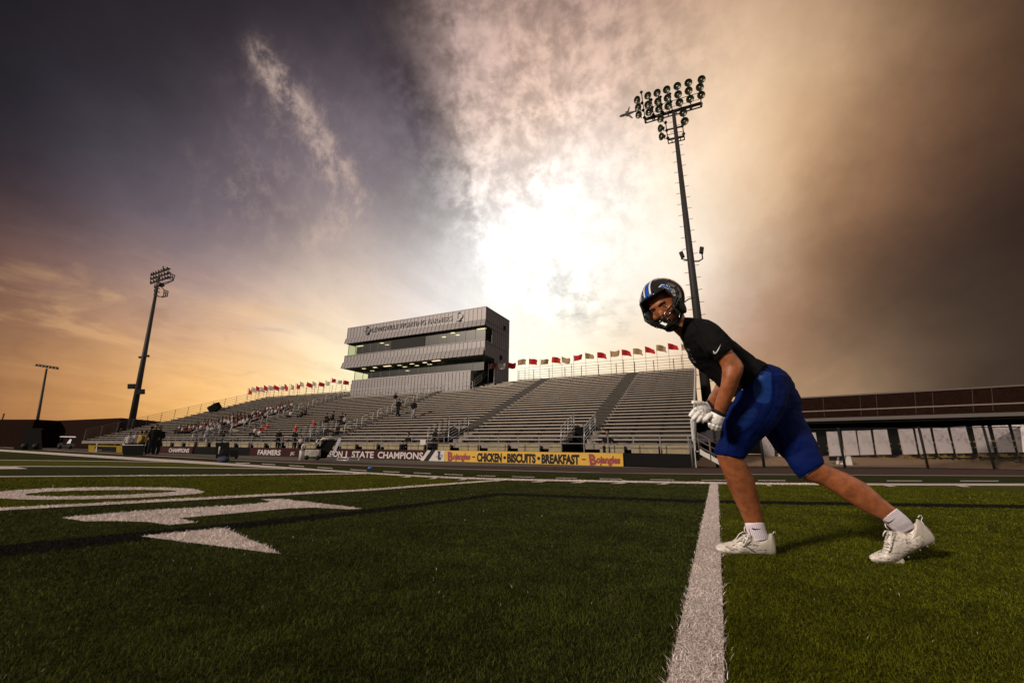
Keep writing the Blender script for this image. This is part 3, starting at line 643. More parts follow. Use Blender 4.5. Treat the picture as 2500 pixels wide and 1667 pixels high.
def emblem(mb, s_, zc2, k, t_, dep, mi=0):   # state outline with a big L over it
    P = [(-.5,.05),(-.18,.05),(-.18,.5),(.12,.5),(.12,.28),(.5,.2),(.5,-.08),(.2,-.3),(.08,-.55),(-.08,-.45),(-.2,-.2),(-.35,-.22)]
    mb.slab([W(s_+x*k, t_, zc2+y*k) for x, y in P], Vector(E2)*-dep, mi)
emblem(mb, s_, zc_, .42, -.0605, .003)
mb.build('emblem', mat('grey_print', (.22,.22,.22), .6), b2)
mb = MB(); s_ = s_-.02
mb.sbox(s_-.05, s_+.05, -.068, -.0645, ZB+H_*.2, ZB+H_*.9); mb.sbox(s_-.05, s_+.14, -.0682, -.0643, ZB+H_*.2, ZB+H_*.36); mb.sbox(s_-.09, s_+.09, -.0684, -.0641, ZB+H_*.82, ZB+H_*.93); mb.build('letter', BLACK, b2)
mb = MB(); s0 = onT(1046, 1118, -.0655)[0]   # diagonal white and black slashes
q_ = lambda a_, b_, m_: mb.slab([W(s0+a_, -.0605, ZB), W(s0+a_+b_, -.0605, ZB), W(s0+a_+b_+.42, -.0605, ZT), W(s0+a_+.42, -.0605, ZT)], Vector(E2)*-.004, m_)
q_(-.30, .28, 1); q_(-.52, .20, 0); mb.build('slash_stripes', [WHITEV, BLACK], b2)
b3, sa_, sb_ = banner('banner', 772, 1045.5, MAROON, 'maroon banner reading STATE CHAMPIONS in white block letters')
def slab_text(mb, txt, xa, xb, hf=.60, yf=.20): put(mb, txt, xa, xb, hf, yf, .025)
mb = MB(); slab_text(mb, 'VISION', 789, 835); slab_text(mb, 'I', 843, 846); slab_text(mb, 'STATE', 858, 911.5); slab_text(mb, 'CHAMPIONS', 921.5, 1032); 
for xa, xb in ((858,911.5),(921.5,1032)):     # slab serifs: thin bars along cap and base line
    s0, s1 = onT(xa, 1118, -.064)[0], onT(xb, 1118, -.064)[0]
mb.build('lettering', WHITEV, b3)
b4, sa_, sb_ = banner('banner', 610, 742, MAROON, 'maroon banner reading FARMERS left of the grey covered cart')
mb = MB(); put(mb, 'FARMERS', 627, 683, .56, .22, .03); put(mb, 'JC', 707, 717, .3, .3, .03); mb.build('lettering', WHITEV, b4)
b5, sa_, sb_ = banner('banner', 384, 470, MAROON, 'dark maroon banner reading CHAMPIONS at the far left of the wall')
mb = MB(); put(mb, 'CHAMPIONS', 408, 458, .5, .25, .03); mb.build('lettering', WHITEV, b5)

# ------------------------------------------------------------------ press box
TP = 11.9; TF = 11.3                       # wall front, fascia front
pb = empty('press_box', W(-23, 13, zst(12)), 'grey two-storey press box with ribbed cladding and long windows above the grandstand', 'press box')
sRt, zR0 = onT(1186.4, 747, TF); sLf, zL0 = onT(850, 804, TF)
zroof = (zR0+zL0)/2
trear = onS(1243, 783, sRt)[0]; print('pb', sRt, sLf, zR0, zL0, 'rear', trear)
trear = max(trear, TF+2.5)
def zz(xr, yr, xl, yl, t=TF): return (onT(xr, yr, t)[1]+onT(xl, yl, t)[1])/2
zA = zz(1185.6, 777, 849, 827); zBn = zz(1184, 790.5, 843, 839.5, TF-.25); zC = zz(1185.6, 827, 842, 871.6); zD = zz(1184, 847, 841.5, 884); zE = zz(1179.5, 861.7, 836, 901, TF-.3)
sWl, zW1 = onT(860, 930.6, TP); sWr, zW2 = onT(1149, 903, TP); zWt = (zW1+zW2)/2; zWb = zst(TP)-.1
print('z levels', zroof, zA, zBn, zC, zD, zE, zWt, zWb, sWl, sWr)
FL = .15
def clad_front(mb, s0, s1, t, z0_, z1_, dt0=0., dt1=0., step=.42):
    """ribbed sheet: bottom at t+dt0, top at t+dt1"""
    mb.quad(W(s0, t+dt0, z0_), W(s1, t+dt0, z0_), W(s1, t+dt1, z1_), W(s0, t+dt1, z1_))
    n_ = int((s1-s0)/step)
    for k in range(n_+1):
        x = s0+(s1-s0)*k/n_; w2 = .028
        mb.hexa([W(x-w2, t+dt0-.035, z0_+.004), W(x+w2, t+dt0-.035, z0_+.004), W(x+w2, t+dt0+.01, z0_+.004), W(x-w2, t+dt0+.01, z0_+.004), W(x-w2, t+dt1-.035, z1_-.004), W(x+w2, t+dt1-.035, z1_-.004), W(x+w2, t+dt1+.01, z1_-.004), W(x-w2, t+dt1+.01, z1_-.004)])
def clad_side(mb, s, t0_, t1_, z0_, z1_, step=.35, sg=1):
    mb.quad(W(s, t0_, z0_), W(s, t1_, z0_), W(s, t1_, z1_), W(s, t0_, z1_)); n_ = max(1, int((t1_-t0_)/step))
    for k in range(n_+1): y = t0_+(t1_-t0_)*k/n_; mb.sbox(s, s+.035*sg, y-.02, y+.02, z0_+.004, z1_-.004)
mb = MB(); clad_front(mb, sLf, sRt, TF, zA, zroof); clad_front(mb, sLf-.12, sRt, TF, zBn, zA, -FL, 0.); mb.build('upper_fascia', CLAD, pb)
mb = MB(); clad_front(mb, sLf, sRt, TF, zD, zC); clad_front(mb, sLf-.15, sRt-.05, TF, zE, zD, -FL-.05, 0.); mb.sbox(sLf-.02, sRt+.02, TF-.05, TF+.02, zC-.0, zC+.05, 0); mb.build('middle_fascia', CLAD, pb)
mb = MB(); clad_front(mb, sWl, sWr, TP, zWb, zWt, step=.36); mb.sbox(sWl-.02, sWr+.02, TP-.04, TP+.05, zWt, zWt+.05, 1); clad_side(mb, sWr, TP, TP+.9, zWb, zWt); clad_side(mb, sWl, TP, TP+2, zWb, zWt, sg=-1); mb.build('lower_wall', [CLAD, TRIM], pb)
t_w = onS(1201, 800, sRt)[0]; t_b = onS(1207, 872, sRt)[0]; print('side', t_w, t_b)
t_w = min(max(t_w, TF+.4), trear-1); t_b = min(max(t_b, t_w+.1), trear-.6)
mb = MB(); clad_side(mb, sRt, TF, trear, zBn+.02, zroof); clad_side(mb, sRt, t_w, trear, zC, zBn+.02); clad_side(mb, sRt, TF, trear, zE+.02, zC); clad_side(mb, sRt, t_b, trear, zst(T1)-1.5, zE+.02)
mb.quad(W(sLf, trear, zst(T1)-2), W(sRt, trear, zst(T1)-2), W(sRt, trear, zroof), W(sLf, trear, zroof))
mb.quad(W(sLf, TF, zBn), W(sLf, trear, zBn), W(sLf, trear, zroof), W(sLf, TF, zroof)); mb.quad(W(sLf, TF, zE), W(sLf, trear, zE), W(sLf, trear, zC), W(sLf, TF, zC))
mb.quad(W(sLf+1.6, TP, zst(T1)-1), W(sLf+1.6, trear, zst(T1)-1), W(sLf+1.6, trear, zroof), W(sLf+1.6, TP, zroof)) if 0 else None
mb.build('side_wall', CLAD, pb)
mb = MB(); mb.sbox(sLf-.03, sRt+.04, TF-.03, trear+.05, zroof, zroof+.06); mb.build('roof', mat('roof_edge', (.16,.15,.155), .5, .3), pb)
for (px_, py_) in ((1231,801),(1222,873)):
    t_, z_ = onS(px_, py_, sRt); mb = MB(); mb.box(W(sRt+.06, t_, z_), (.12, .3, .34), X=E1, Y=E2); mb.build('wall_lamp', BLACK, pb)
for z_ in (zA-.1, zC-.15, zBn-.0): 
    mb = MB(); mb.sbox(sRt+.001, sRt+.042, TF+.1 if z_ != zBn else t_w, trear-.05, z_-.02, z_+.02); mb.build('panel_joint', mat('joint', (.10,.09,.09), .6), pb)
# interiors
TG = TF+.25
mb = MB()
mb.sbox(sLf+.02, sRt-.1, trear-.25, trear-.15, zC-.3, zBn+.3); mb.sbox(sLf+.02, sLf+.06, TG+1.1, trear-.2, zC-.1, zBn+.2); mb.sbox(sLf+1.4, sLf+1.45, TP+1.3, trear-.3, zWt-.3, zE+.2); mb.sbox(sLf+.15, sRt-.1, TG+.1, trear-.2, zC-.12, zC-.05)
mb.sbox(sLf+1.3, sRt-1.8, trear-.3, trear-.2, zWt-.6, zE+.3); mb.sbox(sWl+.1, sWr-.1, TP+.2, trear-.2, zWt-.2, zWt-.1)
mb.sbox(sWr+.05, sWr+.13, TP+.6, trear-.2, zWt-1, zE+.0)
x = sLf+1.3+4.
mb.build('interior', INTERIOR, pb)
mb = MB(); mb.sbox(sLf+.05, sRt-.02, TF-FL+.05, trear-.1, zBn+.012, zBn+.06); mb.sbox(sLf-.05, sRt-.06, TF-FL, trear-.1, zE+.01, zE+.06); mb.build('ceiling', CEIL, pb)
def onZp(x, y, Z): d = ray(x, y); return Vector(CAM+d*(Z-CAM[2])/d[2])
def to3(x, y, sc, x0, y0): return x0+x/sc, y0+y/sc
for L, Z in (([(255,685,1),(605,637,0),(685,665,0),(790,610,0),(865,640,0)], zBn), ([(320,1045,0),(450,1078,0),(495,1025,0),(690,1003,1),(888,992,0),(970,1016,0),(1085,970,0),(1165,995,0),(1015,1077,0),(1290,948,0),(1365,975,0),(1470,918,1)], zE)):
    for x, y, lg in L:
        p = onZp(840+x/6.533, 740+y/6.533, Z-.0); mb = MB(); mb.box(p, (.85 if lg else .40, .22, .02), X=E1, Y=E2); mb.build('ceiling_light', PANEL, pb)
for x, y, lg in ((165,475,0),(240,508,0),(625,408,1),(28,540,0)):
    p = onZp(1080+x/6.533, 740+y/6.533, zBn-.0); mb = MB(); mb.box(p, (.85 if lg else .40, .22, .02), X=E1, Y=E2); mb.build('ceiling_light', PANEL, pb)
# windows: panes with thin mullions; two black sliding panels above
def window(s0, s1, t, z0_, z1_, n_, nm='window'):
    mb = MB(); mb.quad(W(s0, t, z0_), W(s1, t, z0_), W(s1, t, z1_), W(s0, t, z1_)); w0 = mb.build(nm, GLASS, pb)
    mb = MB()
    for k in range(n_+1): x = s0+(s1-s0)*k/n_; mb.sbox(x-.02, x+.02, t-.02, t+.02, z0_, z1_)
    mb.sbox(s0-.02, s1+.02, t-.024, t+.024, z0_-.03, z0_+.012); mb.sbox(s0-.02, s1+.02, t-.024, t+.024, z1_-.02, z1_+.01)
    mb.build('frame', mat('window_frame', (.06,.065,.06), .5), w0)
window(sLf+.1, sRt-.12, TG, zC+.05, zBn, 16); window(sWl+.1, sWr+1.2, TP+.12, zWt+.05, zE, 13)
mb = MB(); mb.quad(W(sLf+.1, TG, zC), W(sLf+.1, trear-.2, zC), W(sLf+.1, trear-.2, zBn), W(sLf+.1, TG, zBn)); mb.quad(W(sRt-.1, TG, zC), W(sRt-.1, t_w, zC), W(sRt-.1, t_w, zBn), W(sRt-.1, TG, zBn)); mb.build('window', GLASS, pb)
s0_ = onT(955, 845, TG)[0]; s1_ = onT(1038, 830, TG)[0]
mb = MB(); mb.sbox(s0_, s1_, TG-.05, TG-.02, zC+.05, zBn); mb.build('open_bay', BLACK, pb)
# dark stair recess on the right of the lower floor
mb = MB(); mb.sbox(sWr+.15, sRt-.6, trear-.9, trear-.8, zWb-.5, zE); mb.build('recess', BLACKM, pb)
mb = MB(); a0, b0 = W(sWr+.5, TP-.1, zst(TP)), W(sRt-.9, trear-1, zWt+.5)
for dz in (.7, .45, .2): mb.tube([a0+Vector((0,0,dz)), b0+Vector((0,0,dz))], .025, 5)
for f_ in (0, .33, .66, 1): c_ = a0.lerp(b0, f_); mb.tube([c_, c_+Vector((0,0,.72))], .025, 5)
mb.build('stair_rail', RAILD, pb)
mb = MB(); zb_ = zst(TP-.6)
for (a_, b_) in ((sWl-.4, sWr-3.2), (sWr-2.4, sWr+.6)):
    for dz in (.75, .4, .02): mb.tube([W(a_, TP-.55, zb_+dz), W(b_, TP-.55, zb_+dz)], .018, 5)
    n_ = int((b_-a_)/.95)
    for k in range(n_+1): x = a_+(b_-a_)*k/n_; mb.tube([W(x, TP-.55, zb_), W(x, TP-.55, zb_+.75)], .018, 5)
mb.build('balcony_rail', mat('pale_rail', (.45,.43,.42), .5), pb)
# raised letters and emblems on the fascia
LET = mat('raised_letters', (.075,.068,.075), .4, .2)
sa0, za0 = onT(907, 810, TF-.1); sa1, za1 = onT(1103, 782, TF-.1); mb = MB()
zc0 = (za0+za1)/2
text_mesh(mb, 'LEWISVILLE FIGHTING FARMERS', lambda u, v_, d: W(sa0+u, TF-.085+d, zc0-.02+v_), .46, bold=.004, depth=.045, width=sa1-sa0)
mb.build('lettering', LET, pb)
for px_, py_ in ((896,808),(1119,770)):
    s_, z_ = onT(px_, py_, TF-.1); mb = MB(); emblem(mb, s_, zc0+.22, .85, TF-.05, .05); mb.sbox(s_-.16, s_-.02, TF-.17, TF-.101, zc0-.15, zc0+.62); mb.sbox(s_-.16, s_+.24, TF-.172, TF-.1015, zc0-.15, zc0+.0); mb.sbox(s_-.24, s_+.08, TF-.174, TF-.102, zc0+.54, zc0+.64); mb.build('emblem', LET, pb)
print('letters z', za0, za1)

# ------------------------------------------------------------------ flags
def flag(i, n_, x, y, sc, x0, y0, c, side, w_px, h_px):
    px_, py_ = x0+x/sc, y0+y/sc; t = T1+.5
    if side == 'r' and i < 2: t = onS(px_, py_, sRt+.25)[0]
    s_, zt = onT(px_, py_, t); k = np.linalg.norm(CAM-np.array(W(s_, t, zt)))/F*1.08
    zb_f = min(Z1s, zst(t)); root = empty('flag', W(s_, t, zb_f)); mb = MB(); mb.tube([W(s_, t, zb_f), W(s_, t, zt+.02)], .014, 5); mb.build('flagpole', RAILD, root)
    mb = MB(); nx, nz = 9, 5; V = []; wv, hv = w_px*k, h_px*k; ph = rnd.random()*6; dr = rnd.uniform(.05, .35) if side == 'r' else rnd.uniform(.35, .6); am = rnd.uniform(.05, .12)
    for a_ in range(nx):
        for b_ in range(nz):
            u, v_ = a_/(nx-1), b_/(nz-1)
            sag = dr*u*wv+.05*math.sin(3*u+ph)*wv
            V.append(W(s_+u*wv*(.92+.06*math.sin(ph+b_)), t+am*math.sin(5*u+ph+v_)*wv*2, zt-v_*hv*(1-.22*u*math.sin(ph)**2)-sag+.06*wv*math.sin(7*u+ph)*u))
    mb.add(V, [(a_*nz+b_, (a_+1)*nz+b_, (a_+1)*nz+b_+1, a_*nz+b_+1) for a_ in range(nx-1) for b_ in range(nz-1)], 0, True)
    mb.build('flag_cloth', CLOTHF[c], root)
    cn = {'r': 'red', 't': 'tan', 'w': 'white', 'm': 'dark maroon', 'o': 'orange-red'}[c]
    where = 'right of the press box' if side == 'r' else 'left of the press box'
    tag(root, f'{cn} flag above the rear railing, {ORD(i)} from left {where}', 'flag', 'flags along the top of the grandstand')
FR = [(168,265,'m'),(256,255,'w'),(355,250,'r'),(448,228,'t'),(555,215,'r'),(660,218,'t'),(777,205,'o'),(868,196,'t'),(980,182,'r'),(1095,168,'t'),(1210,160,'r'),(1333,142,'t'),(1443,135,'r'),(1550,122,'t'),(1665,105,'r'),(1772,90,'t'),(1885,78,'r'),(2012,72,'t')]
for i, (x, y, c) in enumerate(FR): flag(i, len(FR), x, y, 3.92, 1150, 820, c, 'r', 21, 13)
FLg = [(1200,378,'r'),(1245,368,'w'),(1285,365,'r'),(1322,365,'w'),(1360,355,'r'),(1405,355,'w'),(1458,348,'r'),(1502,345,'w'),(1547,340,'r'),(1598,338,'w'),(1657,332,'r'),(1703,322,'w'),(1770,318,'r'),(1822,318,'w'),(1878,308,'r'),(1937,302,'w'),(1993,275,'r'),(2050,295,'w'),(2112,295,'r')]
for i, (x, y, c) in enumerate(FLg): flag(i, len(FLg), x, y, 3.92, 300, 850, c, 'l', 15, 9)

# ------------------------------------------------------------------ light towers
def lampmesh(mb, c, ax, r):
    mb.lathe(c, ax, [(-r*1.25, r*.22), (-r*1.2, r*.32), (-r*.75, r*.4), (-r*.35, r*.78), (0, r), (r*.08, r*1.02), (r*.09, r*.9), (r*.03, r*.86), (r*.0, .01)], 16)
def shaft(mb, base, top, r0, r1): mb.tube([base, top], [r0, r1], 14)
TT = 16.5
# right tower
sb_, _ = onT(1741, 1100, TT); stp, ztp = onT(1644, 273, TT); print('tower s', sb_, stp, ztp)
sp_ = (sb_+stp)/2; mid = onT(1727, 931, TT)[0]
tw = empty('light_tower', W(sb_, TT, 0), 'tall dark floodlight mast with wide lamp rack behind the player', 'light tower')
mb = MB(); shaft(mb, W(sb_, TT, 0), W(stp, TT, ztp), .40, .15); mb.build('mast', POLE, tw)
k_ = F
def z3(x, y): return 1500+x/7.842, 160+y/7.842
def TP3(x, y, dt=0.): return PT(*z3(x, y), TT+dt)
toF = (Vector(CAM)-TP3(1100, 700)); toF.z *= .55; toF.normalize()
toL = (toF+Vector(E1)*-.9).normalized()
lamps = [(435,660,.5),(455,800,.5),(465,945,.5),(640,580,.3),(640,750,.3),(660,895,.3),(818,528,.2),(832,690,.2),(850,835,.2),(1000,465,.1),(1015,625,.1),(1030,780,.1),(1203,398,0),(1218,558,0),(1245,712,0),(1415,335,0),(1420,487,0),(1448,645,0),(1667,270,-.1),(1633,420,-.1),(1660,570,-.1),(885,1020,.5),(880,1205,1.1),(900,1360,1.1),(1318,908,0),(1345,1070,0)]
rl = 65/7.842*(Vector(CAM)-TP3(1000, 700)).length/F*.88
for x, y, tn in lamps:
    ax = (toF+Vector(E1)*-tn).normalized(); c = TP3(x, y, -.5); mb = MB(); lampmesh(mb, c, ax, rl)
    mb.ball(c+ax*(-.02), rl*.25, 8, 1); mb.tube([c-ax*rl*.9, c-ax*rl*1.0+Vector(E2)*.4], .05, 5); mb.build('floodlight', [LAMPM, mat('bulb', (.35,.34,.30), .2, .3)], tw)
mb = MB()
mb.tube([TP3(590,1035), TP3(1670,722)], .14, 6); mb.tube([TP3(600,1105), TP3(1660,797)], .06, 6)
for f_ in (0, .13, .165, .41, .55, .80, .83, 1): mb.tube([TP3(590+1080*f_,1035-313*f_), TP3(600+1060*f_,1105-308*f_)], .06 if f_ not in (0, 1) else .10, 5)
mb.tube([TP3(560,845), TP3(1640,520)], .03, 5); mb.tube([TP3(760,893), TP3(1640,645)], .02, 5)
mb.tube([TP3(1020,1425), TP3(1345,1355)], .10, 6); mb.tube([TP3(1035,1497), TP3(1345,1422)], .05, 6); mb.tube([TP3(1010,1235), TP3(1310,1165)], .08, 5); mb.tube([TP3(1015,1335), TP3(1310,1262)], .03, 5)
for a_, b_ in (((515,515),(600,1110)), ((705,655),(765,1050)), ((880,610),(935,985)), ((1060,550),(1110,880)), ((980,1095),(1035,1500)), ((1300,1120),(1345,1425)), ((1243,712),(1300,830)), ((1448,650),(1475,850)), ((1655,600),(1662,800)), ((1203,398),(1260,760)), ((1000,465),(1075,700)), ((818,528),(900,760)), ((640,580),(735,900)), ((1415,335),(1450,600)), ((1640,250),(1655,600)), ((1100,1440),(1108,1490)), ((1262,1385),(1268,1440))):
    mb.tube([TP3(*a_), TP3(*b_)], .045, 5)
for c_ in ((515,515),(705,660),(880,610),(1060,550),(530,720),(550,860),(575,1000),(725,810),(745,945),(900,755),(920,895),(1080,700),(980,1095),(1000,1245),(1020,1390),(1325,1310),(1300,1160)): mb.ball(TP3(*c_), .15, 6)
mb.build('lamp_rack', mat('rack_steel', (.022,.018,.016), .6, .3), tw)
mb = MB(); A_, B_ = W(sb_, TT, 0), W(stp, TT, ztp); L_ = (B_-A_).length; n_ = 58
for k in range(6, n_): c = A_.lerp(B_, k/n_); r_ = .40+(.15-.40)*k/n_; sg = 1 if k % 2 else -1; mb.tube([c+Vector(E1)*sg*r_*.8, c+Vector(E1)*sg*(r_+.30)], .022, 4)
mb.build('climbing_pegs', RAILD, tw)
for px_, sg, hy in ((1664, -1, 625), (1716, 1, 614)):
    y_ = 638; c = onT(1694, y_, TT); cc = W(c[0], TT, c[1]); e_ = PT(px_, y_-2, TT); h_ = PT(px_+(-3 if sg > 0 else 1), hy, TT)
    mb = MB(); mb.tube([cc, e_+Vector(E1)*-sg*.3, e_+Vector((0,0,.15)), h_], .06, 6); mb.box(h_+Vector((0,0,.1)), (.30, .30, .50), X=(Vector(E1)*.9+Vector((0,0,-.35*sg))).normalized(), Y=E2, Z=(Vector((0,0,.95))+Vector(E1)*(-.25 if sg < 0 else .2)).normalized()); mb.build('side_floodlight', BLACK, tw)
# left tower
TL = 8.
sb2, _ = onT(312, 1085, TL); stp2, ztp2 = onT(389, 672, TL); print('tower2', sb2, stp2, ztp2)
tw2 = empty('light_tower', W(sb2, TL, 0), 'dark floodlight mast beyond the left end of the grandstand', 'light tower')
dL = (Vector(CAM)-W(sb2, TL, 5)).length; kk = dL/F
mb = MB(); shaft(mb, W(sb2, TL, 0), W(stp2, TL, ztp2), 5.6*kk, 2.0*kk); mb.build('mast', POLE, tw2)
def z6(x, y, dt=0.): return PT(350+x/14.25, 630+y/14.25, TL+dt)
toF2 = (Vector(CAM)-W(sb2, TL, 10)); toF2.z = -dL*.25; toF2.normalize(); sidev = Vector(AR)
ax2 = (toF2*.55-sidev*.8).normalized()
for x, y in [(265,575),(335,545),(425,520),(520,475),(615,450),(710,405),(815,370),(245,715),(345,680),(430,660),(530,610),(620,590),(720,550),(830,525),(240,855),(345,820),(440,790),(545,755),(650,730),(740,690),(840,670),(385,1005),(380,1150),(370,1300)]:
    mb = MB(); c = z6(x, y); r_ = 4.0*kk; lampmesh(mb, c, ax2, r_); mb.tube([c-ax2*r_, c-ax2*r_*1.6], .05, 4); mb.build('floodlight', LAMPM, tw2)
mb = MB(); rk = MATS['rack_steel']
for a_, b_ in (((400,915),(640,880)),((640,880),(1040,780)),((400,915),(650,955)),((650,955),(1040,780)),((1040,780),(1090,600)),((1090,600),(940,540)),((940,540),(925,760)),((1065,690),(935,640)),((1000,770),(1005,570)),((530,1345),(830,1330)),((830,1330),(860,1160)),((860,1160),(720,1110)),((720,1110),(705,1320)),((845,1245),(715,1200)),((770,1330),(790,1140)),((640,1370),(830,1330)),((820,370),(955,540)),((690,310),(690,420)),((640,1030),(730,1110)),((450,980),(570,1070)),((440,1130),(560,1200)),((430,1290),(530,1330))):
    mb.tube([z6(*a_), z6(*b_)], .9*kk, 5)
for k in range(3):
    mb.tube([z6(270,600+140*k), z6(830,400+150*k)], 1.6*kk, 5)
mb.ball(z6(688,305), 1.4*kk, 6); mb.box(z6(600,930), (9*kk, 9*kk, 6*kk)); mb.build('lamp_rack', rk, tw2)
for x, y in ((322,943),(343,956),(344,872),(359,869)):
    c = PT(x, y, TL); mb = MB(); mb.box(c, (13*kk if y > 900 else 6*kk, 4*kk, 9*kk if y > 900 else 4*kk), X=Vector(AR), Y=Vector(AW), Z=Vector(AU)); cp_ = A_ ; mb.tube([c, W(sb2+(stp2-sb2)*((1085-y)/413), TL, c.z-.1)], 1.2*kk, 4); mb.build('side_floodlight', BLACK, tw2)
# far tower
s3, _ = onT(84, 1075, TL+25); s3t, z3t = onT(114, 900, TL+25); d3 = (Vector(CAM)-W(s3, TL+25, 5)).length/F
tw3 = empty('light_tower', W(s3, TL+25, 0), 'slim far floodlight mast at the left edge above the dark building', 'light tower')
mb = MB(); mb.tube([W(s3, TL+25, 0), W(s3t, TL+25, z3t)], [2.4*d3, 1.3*d3], 8); mb.build('mast', POLE, tw3)
mb = MB(); mb.tube([PT(88,889,TL+25), PT(142,897,TL+25)], .8*d3, 5)
mb.build('crossarm', POLE, tw3)
for k in range(7): mb = MB(); c = PT(90+8.3*k, 891+1.3*k, TL+25); mb.lathe(c, Vector((0,0,-1)), [(-1.5*d3, 1.*d3), (0, 1.3*d3), (1.6*d3, 3.2*d3)], 8); mb.build('floodlight', LAMPM, tw3)
s4, z4_ = onT(10, 1010, TL+40); mb = MB(); mb.tube([W(s4, TL+40, 0), W(s4, TL+40, z4_)], .25, 6); mb.box(W(s4, TL+40, z4_), (1.1, .4, .25)); mb.build('light_pole', POLE, None, label='tiny pole with a flat lamp at the extreme left on the skyline', cat='lamp post')

# ------------------------------------------------------------------ airliner
pc = atD(1532, 278, 640); tail = atD(1553, 271.5, 650); nose = atD(1512, 285, 630); ax = (nose-tail).normalized(); L_ = (nose-tail).length
w1, w2 = atD(1535.5, 261, 650), atD(1543, 289, 630); upv = ax.cross(w1-w2).normalized()
pl = empty('airplane', pc, 'grey airliner flying past the left of the lamp rack', 'airplane')
mb = MB(); mb.lathe(tail, ax, [(0, L_*.008), (L_*.2, L_*.035), (L_*.35, L_*.045), (L_*.85, L_*.045), (L_*.95, L_*.03), (L_, .05)], 12); mb.build('fuselage', mat('airliner_paint', (.10,.095,.09), .5), pl)
for w_ in (w1, w2):
    mb = MB(); r0 = tail.lerp(nose, .62); r1 = tail.lerp(nose, .44); mb.slab([r0, w_, w_-ax*L_*.06, r1], upv*L_*.012); mb.build('wing', MATS['airliner_paint'], pl)
    mb = MB(); c = r0.lerp(w_, .33); mb.lathe(c-ax*L_*.03, ax, [(0, L_*.018), (L_*.1, L_*.024), (L_*.11, L_*.015)], 8); mb.build('engine', MATS['airliner_paint'], pl)
    mb = MB(); mb.slab([tail+ax*L_*.13, tail.lerp(tail+(w_-r1)*.32, 1)-ax*L_*.02, tail+(w_-r1)*.30-ax*L_*.04, tail+ax*L_*.02], upv*L_*.008); mb.build('tailplane', MATS['airliner_paint'], pl)
mb = MB(); up2 = upv if upv.z > 0 else -upv; mb.slab([tail+ax*L_*.16, tail+up2*L_*.13-ax*L_*.0, tail+up2*L_*.13-ax*L_*.04, tail+ax*L_*.02], (w1-w2).normalized()*L_*.01); mb.build('fin', MATS['airliner_paint'], pl)

# ------------------------------------------------------------------ school building on the right
sch = empty('school_building', onSchool(2200, 1108), 'long dark brick school building with pale bands behind the fence', 'building')
def sband(mb, x0, x1, yf, yb, dn, thick=.3, mi=0):
    """yf/yb = (y left, y right) for top and bottom at measured x 1955 and 2500"""
    def P(x, pr, d_): y = pr[0]+(pr[1]-pr[0])*(x-1955)/545; return onSchool(x, y, d_)
    a_, b_ = P(x0, yb, dn), P(x1, yb, dn); c_, d2 = P(x1, yf, dn), P(x0, yf, dn); a_.z = b_.z = (a_.z+b_.z)/2; c_.z = d2.z = (c_.z+d2.z)/2
    mb.slab([a_, b_, c_, d2], Vector(SN)*thick, mi)
XA, XB = 1640, 2700
mb = MB(); sband(mb, XA, XB, (971,941), (1023,1003), 0, 6); mb.build('upper_wall', BRICK, sch)
mb = MB(); sband(mb, XA, XB, (969.5,938.5), (972.5,943), -.08, .1); mb.build('roof_coping', mat('coping', (.07,.05,.042), .7), sch)
mb = MB(); sband(mb, XA, XB, (1004,979), (1006.5,983), -.06, .07); mb.build('stone_band', STONE, sch)
mb = MB(); sband(mb, XA, XB, (1022.5,1002), (1030,1010), -1.4, 1.5); mb.build('canopy_edge', mat('canopy_fascia', (.065,.055,.05), .7), sch)
mb = MB(); sband(mb, XA, XB, (1023.5,1003.5), (1110,1112), .6, .3); mb.build('lower_wall', BLACKM, sch)
mb = MB()
for x in (2013,2103,2143,2237,2280,2377,2425): 
    a_, b_ = onSchool(x, 1020-(x-1955)*.036, -.02), onSchool(x-4, 972-(x-1955)*.055, -.02); mb.tube([a_, b_], .012, 4)
mb.build('wall_joints', mat('joint_grey', (.05,.035,.03), .8), sch)

# chain-link fence in front of it
FA, FBp = onZ(1752, 1139.6), onZ(2560, 1146); fd = (FBp-FA); FLn = fd.length; fd.normalize()
fence = empty('chain_link_fence', FA, 'black chain-link fence between the track and the paving', 'fence')
HA, HB = 1.42, 2.0
def fh(u): return HA+(HB-HA)*u/FLn
pst = [FA+fd*((onZ(x, 1140)-FA).dot(fd)) for x in (1841, 2012, 2196, 2386)]
mb = MB(); mb.tube([FA+Vector((0,0,fh(0))), FBp+Vector((0,0,fh(FLn)))], .025, 6); mb.build('top_rail', BLACK, fence)
us = [0]+[min(FLn-.1, (onZ(x, y)-FA).dot(fd)) for x, y in ((1841,1139.2),(2012,1139.8),(2196,1141),(2386,1143.5))]+[FLn]
for u_ in us: c = FA+fd*u_; mb = MB(); mb.tube([c, c+Vector((0,0,fh(u_)+.06))], .05, 8); mb.build('fence_post', BLACK, fence)
mb = MB(); st_ = .085; N_ = int(FLn/st_)
for k in range(-26, N_):
    for sg in (1, -1):
        u0 = k*st_; u1 = u0+fh(max(u0, 0)); z0_, z1_ = (.03, fh(max(0, u0))) if sg > 0 else (fh(max(0, u0)), .03)
        if u0 < 0: f_ = -u0/(u1-u0); z0_ = z0_+(z1_-z0_)*f_; u0 = 0
        if u1 > FLn: f_ = (FLn-u0)/(u1-u0); z1_ = z0_+(z1_-z0_)*f_; u1 = FLn
        if u1-u0 < .02: continue
        mb.tube([FA+fd*u0+Vector((0,0,z0_)), FA+fd*u1+Vector((0,0,z1_))], .0065, 3, caps=False)
mb.build('chain_mesh', BLACK, fence)
